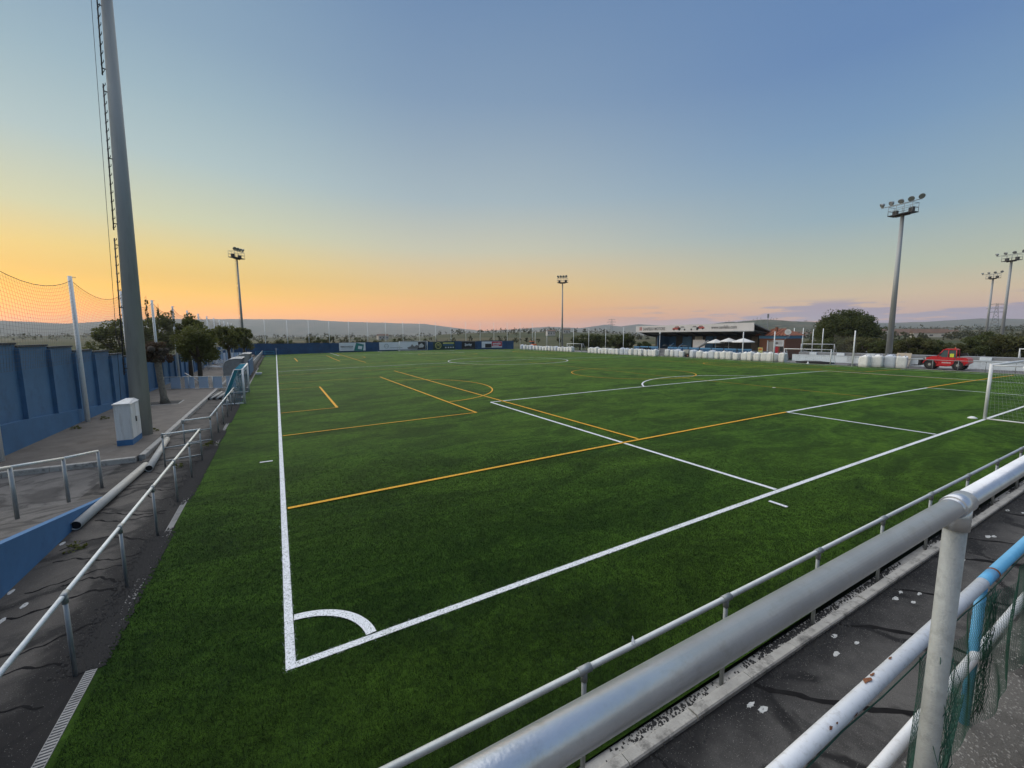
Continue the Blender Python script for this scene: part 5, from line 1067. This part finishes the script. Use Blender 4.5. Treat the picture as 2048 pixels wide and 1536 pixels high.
for y in (12.25, 9.95):
    obj('mudguard', MB().prism([(y+.62*math.cos(a), .48+.60*math.sin(a)) for a in np.linspace(.2, 2.9, 12)]+[(y+.54*math.cos(a), .48+.53*math.sin(a)) for a in np.linspace(2.9, .2, 12)], 'x', X0-.02, X0+.4), MT['red_paint'], tl)
    for xa, xb in ((X0, X0+.34), (X1-.34, X1)):
        wh = obj('wheel', MB().tube((xa, y, .48), (xb, y, .48), .30, n=20), MT['dark_steel'], tl)
        b = MB(); n = 28; r_o, r_i = .48, .27; xs = [(xa+.02, r_i), (xa, r_o*.88), (xa+.05, r_o), (xb-.05, r_o), (xb, r_o*.88), (xb-.02, r_i)]
        V = [(px_, y+rr*math.cos(2*math.pi*k/n), .48+rr*math.sin(2*math.pi*k/n)) for px_, rr in xs for k in range(n)]
        b.add(V, [(j*n+k, j*n+(k+1) % n, ((j+1) % 6)*n+(k+1) % n, ((j+1) % 6)*n+k) for j in range(6) for k in range(n)], True)
        obj('tyre', b, MT['tyre'], wh)
        xo = xa if xa == X0 else xb; obj('rim', MB().tube((xo-.012, y, .48), (xo+.012, y, .48), .13, n=16).tube((xo-.03, y, .48), (xo+.03, y, .48), .06, n=10), MT['pvc_grey'], wh)
        lugs = MB()
        for k in range(18): a = 2*math.pi*k/18; lugs.box(((xa+xb)/2, y+.485*math.cos(a), .48+.485*math.sin(a)), (xb-xa-.04, .05, .05), rot=Matrix.Rotation(a, 3, 'X'))
        obj('tread_lugs', lugs, MT['tyre'], wh)
text('manitou', .22, 'canvas', tl, (X0-.006, 11.25, .66), '-x', width=.72)
tl.location.y += DY; tl.scale = (1, 1, 1.13)
# ---- small machines
om = thing('orange_tractor', 'small orange tractor partly hidden behind the far bulk bags', 'tractor', (66.4, 92.5, 0)); y = at_x(1066, 690, 66.4)[1]
obj('body', MB().bb(65.9, 66.9, y-1.3, y+.4, .6, 1.5), MT['orange_paint'], om); obj('cab', MB().bb(65.95, 66.85, y+.1, y+1.2, 1.5, 2.2), MT['glass'], om); obj('cab_roof', MB().bb(65.85, 66.95, y-.1, y+1.3, 2.2, 2.35), MT['orange_paint'], om)
for yy, r_ in ((y-.9, .4), (y+.8, .6)):
    for x in (65.8, 67.0): obj('wheel', MB().tube((x-.12, yy, r_), (x+.12, yy, r_), r_, n=16), MT['tyre'], om)
gm = thing('spreader', 'small grey-green spreader machine standing between two rows of bulk bags', 'machine', (65.2, 44.4, 0)); y = at_x(1374, 715, 65.2)[1]
obj('hopper', MB().box((65.2, y, 1.05), (.9, 1.1, .6)).box((65.2, y, .62), (.5, .6, .35)), MT['pvc_grey'], gm); obj('frame', MB().path([(64.9, y-.8, .35), (64.9, y+.8, .35), (64.9, y+.95, 1.35)], .05, 6).path([(65.5, y-.8, .35), (65.5, y+.8, .35), (65.5, y+.95, 1.35)], .05, 6), MT['dark_steel'], gm)
for yy in (y-.5, y+.5):
    for x in (64.75, 65.65): w_ = obj('wheel', MB().tube((x-.08, yy, .34), (x+.08, yy, .34), .34, n=16), MT['tyre'], gm); obj('rim', MB().tube((x-.085, yy, .34), (x+.085, yy, .34), .16, n=10), MT['brick'], w_)
# ================================================================== VEGETATION
def leaf_cloud(cent, rad, n, size, seed, clumps=26, shell=.55, flat=1.0):
    g = np.random.default_rng(seed); d = g.normal(size=(clumps, 3)); d /= np.linalg.norm(d, axis=1)[:, None]; rr = g.uniform(shell, 1.0, clumps)[:, None]
    cc = d*rr*np.array(rad)*.82; cs = g.uniform(.15, .36, clumps)
    k = g.integers(0, clumps, n); off = g.normal(size=(n, 3)); off /= np.maximum(np.linalg.norm(off, axis=1), 1e-6)[:, None]; off *= (g.random(n)**.45)[:, None]
    p = cc[k]+off*(cs[k, None])*np.array(rad); p[:, 2] = np.maximum(p[:, 2], -rad[2]*.95)
    nr = off*.7+g.normal(size=(n, 3))*.6; nr /= np.linalg.norm(nr, axis=1)[:, None]
    u = np.cross(nr, g.normal(size=(n, 3))); u /= np.linalg.norm(u, axis=1)[:, None]; w = np.cross(nr, u); s = size*g.uniform(.6, 1.4, n)[:, None]
    p = p+np.array(cent)
    V = np.stack([p-u*s, p+w*s*.45, p+u*s, p-w*s*.45], 1).reshape(-1, 3); return V, np.arange(4*n).reshape(-1, 4)
def tree(name, label, base, h, rad, n, size, seed, m='leaf_a', trunk=True, tr_=.12, cz=None, clumps=26, group=None, tm='bark_dark', shell=.55, limbs=5):
    x, y, z = base; t = thing(name, label, 'tree' if 'hedge' not in name and 'shrub' not in name else 'shrub', base, group); cz = h-rad[2] if cz is None else cz; g = random.Random(seed)
    V, Fc = leaf_cloud((x, y, z+cz), rad, n, size, seed, clumps, shell); me = np_mesh('crown', V-np.array(base), Fc); me.materials.append(MT[m]); o = bpy.data.objects.new('crown', me); COL.objects.link(o); o.parent = t
    if trunk:
        b = MB(); b.path([(x, y, z-.1), (x+.03, y, z+cz*.4), (x-.02, y+.03, z+cz)], [tr_*1.25, tr_, tr_*.6], 8)
        for i in range(limbs):
            a = 2*math.pi*i/limbs+g.random(); q = (x+math.cos(a)*rad[0]*.6, y+math.sin(a)*rad[1]*.6, z+cz+rad[2]*g.uniform(.0, .6)); b.path([(x, y, z+cz*.55), ((x+q[0])/2, (y+q[1])/2, z+cz*.85), q], [tr_*.6, tr_*.4, tr_*.12], 6)
        obj('trunk', b, MT[tm], t)
    return t
# bare pollarded plane on the left platform
pt = thing('pollarded_tree', 'pollarded plane tree with bare knobbly head on the left platform', 'tree', (-6.08, 26.7, .15))
x, y = -6.08, 26.7; b = MB(); b.path([(x+.05, y, .1), (x+.02, y, .5), (x-.06, y, 1.6), (x-.10, y, 2.55), (x-.08, y, 2.9)], [.27, .185, .165, .175, .22], 12)
obj('trunk', b, MT['bark'], pt); kn = MB(); g = random.Random(3)
for i in range(11):
    a = g.uniform(0, 6.28); r = g.uniform(.25, .75); c = (x-.08+math.cos(a)*r, y+math.sin(a)*r, 2.95+g.uniform(-.15, .75)); kn.path([(x-.08, y, 2.75), ((x-.08+c[0])/2, (y+c[1])/2, (2.75+c[2])/2), c], [.14, .11, .09], 7); kn.ball(c, g.uniform(.12, .2), 8, 5)
obj('knobs', kn, MT['bark_dark'], pt); tw = MB()
for i in range(60):
    a = g.uniform(0, 6.28); r = g.uniform(.2, .8); c = Vector((x-.08+math.cos(a)*r, y+math.sin(a)*r, 3.0+g.uniform(-.1, .6))); d = Vector((math.cos(a)*.5+g.uniform(-.4, .4), math.sin(a)*.5, g.uniform(.1, 1))).normalized(); tw.path([c, c+d*g.uniform(.1, .3)], [.014, .005], 4)
obj('twigs', tw, MT['bark_dark'], pt, kind='stuff')
V, Fc = leaf_cloud((x-.05, y, 3.15), (.95, .95, .75), 2600, .075, 5); me = np_mesh('leaves', V-np.array((x, y, .15)), Fc); me.materials.append(MT['dry_leaf']); o = bpy.data.objects.new('leaves', me); COL.objects.link(o); o.parent = pt
sq = struct('tree_pit', MB().bb(-6.85, -5.3, 25.9, 27.5, .10, .153), 'rubber')
stones(sq, (-5.25, 25.85, 0), (-5.25, 27.5, 0), 2, .08, .05, .17, 'kerb_concrete'); stones(sq, (-6.9, 25.85, 0), (-5.25, 25.85, 0), 2, .08, .05, .17, 'kerb_concrete')
tree('platform_tree', 'dark bushy plane tree behind the mesh fence', (-5.75, 38.5, .15), 5.3, (1.9, 1.9, 2.1), 6500, .12, 11, 'leaf_a', tr_=.16, clumps=40)
tree('platform_tree', 'pale bushy plane tree squeezed between the left wall and the darker tree', (-7.1, 43.5, .15), 6.3, (1.5, 1.6, 1.9), 6000, .13, 12, 'leaf_a', tr_=.15, clumps=32)
tree('platform_tree', 'bushy tree over the nearer dugout', (-5.2, 58, .15), 5.8, (1.9, 1.9, 1.9), 4800, .14, 13, 'leaf_a', tr_=.15, clumps=34)
tree('platform_tree', 'smaller bushy tree beside the far left mast', (-4.3, 71, .15), 5.7, (2.0, 2.0, 1.9), 5000, .16, 14, 'leaf_a', tr_=.15, clumps=30)
tree('wall_tree', 'leafy tree with upright shoots outside the left wall behind the mast', (-10.6, 39, -.5), 6.6, (2.2, 2.2, 2.2), 9000, .13, 15, 'leaf_a', tr_=.16, clumps=40)
tree('wall_tree', 'leafy tree outside the left wall showing just right of the mast', (-10.0, 48.5, -.5), 7.0, (2.3, 2.3, 2.3), 8000, .14, 16, 'leaf_a', tr_=.16, clumps=44)
sh = MB(); g = random.Random(8); VV = []
for (dx, dy, hh) in ((.9, -.4, 7.4), (1.6, .3, 7.5), (.2, .2, 7.0), (2.3, .4, 6.9), (3.2, .5, 6.7)):
    bx, by = -10.6+dx, 39+dy; sh.path([(bx, by, 5.0), (bx+.05, by, hh)], [.03, .01], 4); V, Fc = leaf_cloud((bx+.03, by, hh-1.0), (.15, .15, 1.1), 110, .085, int(hh*100), 9); VV.append(V)
wt = [o for o in bpy.data.objects if o.name.startswith('wall_tree')][0]
obj('shoots', sh, MT['bark_dark'], wt); V = np.concatenate(VV); me = np_mesh('shoot_leaves', V-np.array((-10.6, 39, -.5)), np.arange(len(V)).reshape(-1, 4)); me.materials.append(MT['leaf_a']); o = bpy.data.objects.new('shoot_leaves', me); COL.objects.link(o); o.parent = wt
# shrubs peeping over the far wall
g = random.Random(21)
for i, (px, w, top) in enumerate(((520, 1.8, 1.2), (553, 2.4, 1.6), (575, 2.8, 1.9), (622, 2.6, 2.2), (640, 2.2, 2.0), (662, 2.0, 2.3), (720, 2.4, 1.6), (757, 2.6, 1.4), (795, 2.0, 1.7), (850, 2.2, 1.5))):
    p = at_y(px, 690, 109.0); tree('wall_shrub', 'dark shrub showing over the top of the far blue wall', (p[0], 109+g.uniform(0, 3), -.6), 2.6+top, (w, 1.6, 1.9), 1500, .17, 100+i, ('leaf_b', 'leaf_c')[i % 2], trunk=True, tr_=.08, clumps=18, group='shrubs behind the far wall', limbs=3)
# weeds along the platform edges
for i, (px, py) in enumerate(((22, 918), (100, 905), (150, 858), (208, 838), (308, 862), (290, 848), (420, 890), (352, 935), (150, 1100))):
    p = at_z(px, py, .15 if py < 900 else 0); V, Fc = leaf_cloud((p[0], p[1], p[2]+.05), (.26, .26, .10), 130, .035, 300+i, 10); me = np_mesh('weeds', V-p, Fc); me.materials.append(MT['leaf_a']); o = bpy.data.objects.new('weed_clump', me); COL.objects.link(o); o.location = p
    tag(o, ('weed clump growing at the foot of the left blue wall', 'weed clump in the joint beside the left walkway')[0 if py < 900 and px < 250 else 1], 'weeds', 'weed clumps on the left')
# trees beyond the right-hand side
rp_ = at_x(1697, 640, 112.0); tree('round_tree', 'big dark round-headed pine behind the training ground', (112, rp_[1], -.3), 10.0, (6.7, 6.7, 5.4), 26000, .24, 31, 'leaf_b', tr_=.35, clumps=120, shell=.75)
hedge = ((1160, 664, 3.0), (1185, 660, 3.0), (1212, 664, 3.0), (1238, 668, 2.8), (1255, 663, 2.4), (1288, 680, 2.0))
for i, (px, pt_, r) in enumerate(hedge):
    X = 74+(i % 3)*2; p = at_x(px, pt_, X); h = (p[2]+.2)*.95; tree('hedge_tree', 'dark dense tree in the hedge beside the stand', (X, p[1], -.2), h, (r*1.05, r, h*.47), 5000, .17, 40+i, 'leaf_b', tr_=.14, clumps=34, group='hedge trees beside the stand')
right = [(1700, 95, 670, 3.2), (1728, 92, 666, 3.0), (1765, 90, 678, 3.0), (1800, 88, 672, 3.2), (1838, 86, 667, 3.0), (1862, 88, 676, 2.6), (1882, 92, 678, 2.4), (1905, 88, 682, 2.2), (1948, 90, 674, 2.6), (1985, 96, 656, 3.4), (2012, 92, 664, 3.0), (2045, 94, 668, 3.4), (1655, 100, 674, 3.4), (1625, 100, 678, 3.0), (1600, 104, 682, 2.8), (1672, 96, 672, 2.8), (2080, 92, 664, 3.6)]
for i, (px, X, pt_, r) in enumerate(right):
    p = at_x(px, pt_, X); h = (p[2]+.3)*.96; tree('hedge_tree', ('dark olive bush in the belt behind the white terrace wall', 'paler olive bush in the belt behind the white terrace wall', 'tall dark bush in the belt behind the white terrace wall')[i % 3], (X, p[1], -.3), h, (r, r, h*.47), 4200, .17, 60+i, ('leaf_b', 'leaf_c', 'leaf_b')[i % 3], tr_=.12, clumps=32, group='bushes behind the white terrace wall')
# the far wooded country: nobody could count it
def far_wood():
    g = np.random.default_rng(5); Vs = []; Fs = []; o = 0
    def put(n, r0, r1, a0, a1, s0, s1, leaves, cond=None):
        nonlocal o
        az = np.radians(g.uniform(a0, a1, n)); r = np.exp(g.uniform(np.log(r0), np.log(r1), n)); X = CAM[0]+r*np.sin(az); Y = CAM[1]+r*np.cos(az); Z = terrain_h(X, Y)
        dens = fbm(X, Y, 210); keep = dens > .44; 
        for x, y, z in zip(X[keep], Y[keep], Z[keep]):
            s = g.uniform(s0, s1); V, F_ = leaf_cloud((x, y, z+s*.75), (s*.75, s*.75, s*.85), leaves, s*.2, int(g.integers(1e6)), 9); Vs.append(V); Fs.append(F_+o); o += len(V)
    put(80, 170, 330, -4, 46, 1.2, 2.6, 90); put(200, 290, 460, 46, 84, 1.5, 3.4, 90); put(560, 430, 900, -8, 85, 2.0, 4.6, 40); put(1700, 700, 2600, -25, 86, 3.5, 7.5, 20)
    ob = obj('distant_woodland', np_mesh('distant_woodland', np.concatenate(Vs), np.concatenate(Fs)), MT['leaf_far'], kind='stuff'); tag(ob, 'scattered far trees and scrub over the valley and hills', 'woodland')
far_wood()
# ---- far houses
def house(px, r, w, d, h, m, label, rz=0.3):
    dd = ray(px, 670); a = math.atan2(dd[0], dd[1]); x, y = CAM[0]+r*math.sin(a), CAM[1]+r*math.cos(a); z = float(terrain_h(x, y))-.5
    t = thing('house', label, 'house', (x, y, z), 'far houses'); M = Matrix.Rotation(rz-a, 3, 'Z'); q = lambda X, Y, Z: Vector((x, y, z))+M @ Vector((X, Y, Z))
    obj('wall', MB().box(q(0, 0, h/2), (w, d, h), rot=M), MT[m], t)
    b = MB(); e = .4; rh = w*.16; vs = [q(-w/2-e, -d/2-e, h), q(w/2+e, -d/2-e, h), q(w/2+e, d/2+e, h), q(-w/2-e, d/2+e, h), q(-w/2-e, 0, h+rh), q(w/2+e, 0, h+rh)]
    b.add(vs, [(3, 2, 1, 0), (0, 1, 5, 4), (2, 3, 4, 5), (1, 2, 5), (3, 0, 4)]); obj('roof', b, MT['roof_far'], t)
    for k in range(3): obj('window', MB().box(q(-w/3+k*w/3, -d/2-.03, h*.55), (w*.1, .1, h*.3), rot=M), MT['stand_dark'], t)
for a in ((1101, 420, 8, 6, 5.0, 'house_wall', 'cream farmhouse on the slope behind the far mast'), (1132, 520, 9, 7, 5, 'house_wall', 'pale farm building to the right of the far mast'), (1592, 600, 13, 8, 5, 'house_pink', 'pinkish house beyond the clubhouse'), (1612, 560, 11, 8, 4.5, 'house_wall', 'pale house among trees beyond the training ground'), (1758, 700, 16, 9, 5, 'house_wall', 'low pale house beside the tall right mast'), (1810, 620, 24, 10, 3.5, 'house_pink', 'long low farm building with earth-coloured roof on the right hillside'), (1858, 500, 22, 9, 4.0, 'house_wall', 'small white-gabled barn on the right hillside'), (1895, 560, 12, 8, 4.5, 'house_wall', 'pale house far behind the red loader'), (1385, 900, 16, 9, 5, 'house_wall', 'small white house far behind the stand'), (765, 520, 12, 8, 5, 'house_wall', 'small pale house beyond the far wall')):
    house(*a)
# ---- lattice pylons
def pylon(px, r, h, label, top=True):
    dd = ray(px, 660); a = math.atan2(dd[0], dd[1]); x, y = CAM[0]+r*math.sin(a), CAM[1]+r*math.cos(a); z = float(terrain_h(x, y))-.5; t = thing('power_pylon', label, 'pylon', (x, y, z), 'power pylons'); tk = r*.00022
    M = Matrix.Rotation(-a, 3, 'Z'); q = lambda X, Y, Z: Vector((x, y, z))+M @ Vector((X, Y, Z)); wd_ = lambda f: h*.11*(1-f)**1.3+h*.022; b = MB(); lv = np.linspace(0, 1, 9)
    for f0, f1 in zip(lv[:-1], lv[1:]):
        a0, a1 = wd_(f0), wd_(f1)
        for sx, sy in ((-1, -1), (1, -1), (1, 1), (-1, 1)): b.tube(q(sx*a0, sy*a0, f0*h), q(sx*a1, sy*a1, f1*h), tk, n=4)
        for sy in (-1, 1): b.tube(q(-a0, sy*a0, f0*h), q(a1, sy*a1, f1*h), tk*.7, n=4); b.tube(q(a0, sy*a0, f0*h), q(-a1, sy*a1, f1*h), tk*.7, n=4)
    obj('tower', b, MT['lattice'], t)
    for f, L in ((.68, .20), (.82, .26), (.96, .20)): obj('cross_arm', MB().tube(q(-L*h, 0, f*h), q(L*h, 0, f*h), tk, n=4).tube(q(-L*h, 0, f*h), q(0, 0, f*h+.05*h), tk*.8, n=4).tube(q(L*h, 0, f*h), q(0, 0, f*h+.05*h), tk*.8, n=4), MT['lattice'], t)
pylon(1223, 1100, 44, 'lattice power pylon standing clear of the hills beyond the hedge'); pylon(1988, 900, 38, 'lattice power pylon between the two masts of the further field')
tag(obj('phone_mast', MB().tube((180, 95, -5), (180, 95, 12), .2, .12, 6).box((180, 95, 11.6), (.5, .5, 1.6)), MT['lattice'], loc=(180, 95, -5)), 'short aerial mast rising behind the stand roof', 'aerial')

# loose grit on the ledge under the old railing
n = 5000; xx = rng.uniform(1.5, 10, n); yy = rng.uniform(-5.33, -4.67, n); sz = rng.uniform(.003, .011, n)
V = np.stack([np.stack([xx-sz, yy-sz, np.full(n, 1.199)], -1), np.stack([xx+sz, yy-sz*.7, np.full(n, 1.199)], -1), np.stack([xx, yy+sz, np.full(n, 1.199)], -1), np.stack([xx, yy, 1.2+sz*.9], -1)], 1).reshape(-1, 3)
I = np.arange(n)[:, None]*4; Fc = np.concatenate([I+np.array([[0, 1, 3]]), I+np.array([[1, 2, 3]]), I+np.array([[2, 0, 3]])])
o = obj('grit', np_mesh('grit', V, Fc), MT['concrete']); o['kind'] = 'stuff'; tag(o, 'loose pale grit on the ledge under the old railing', 'grit')
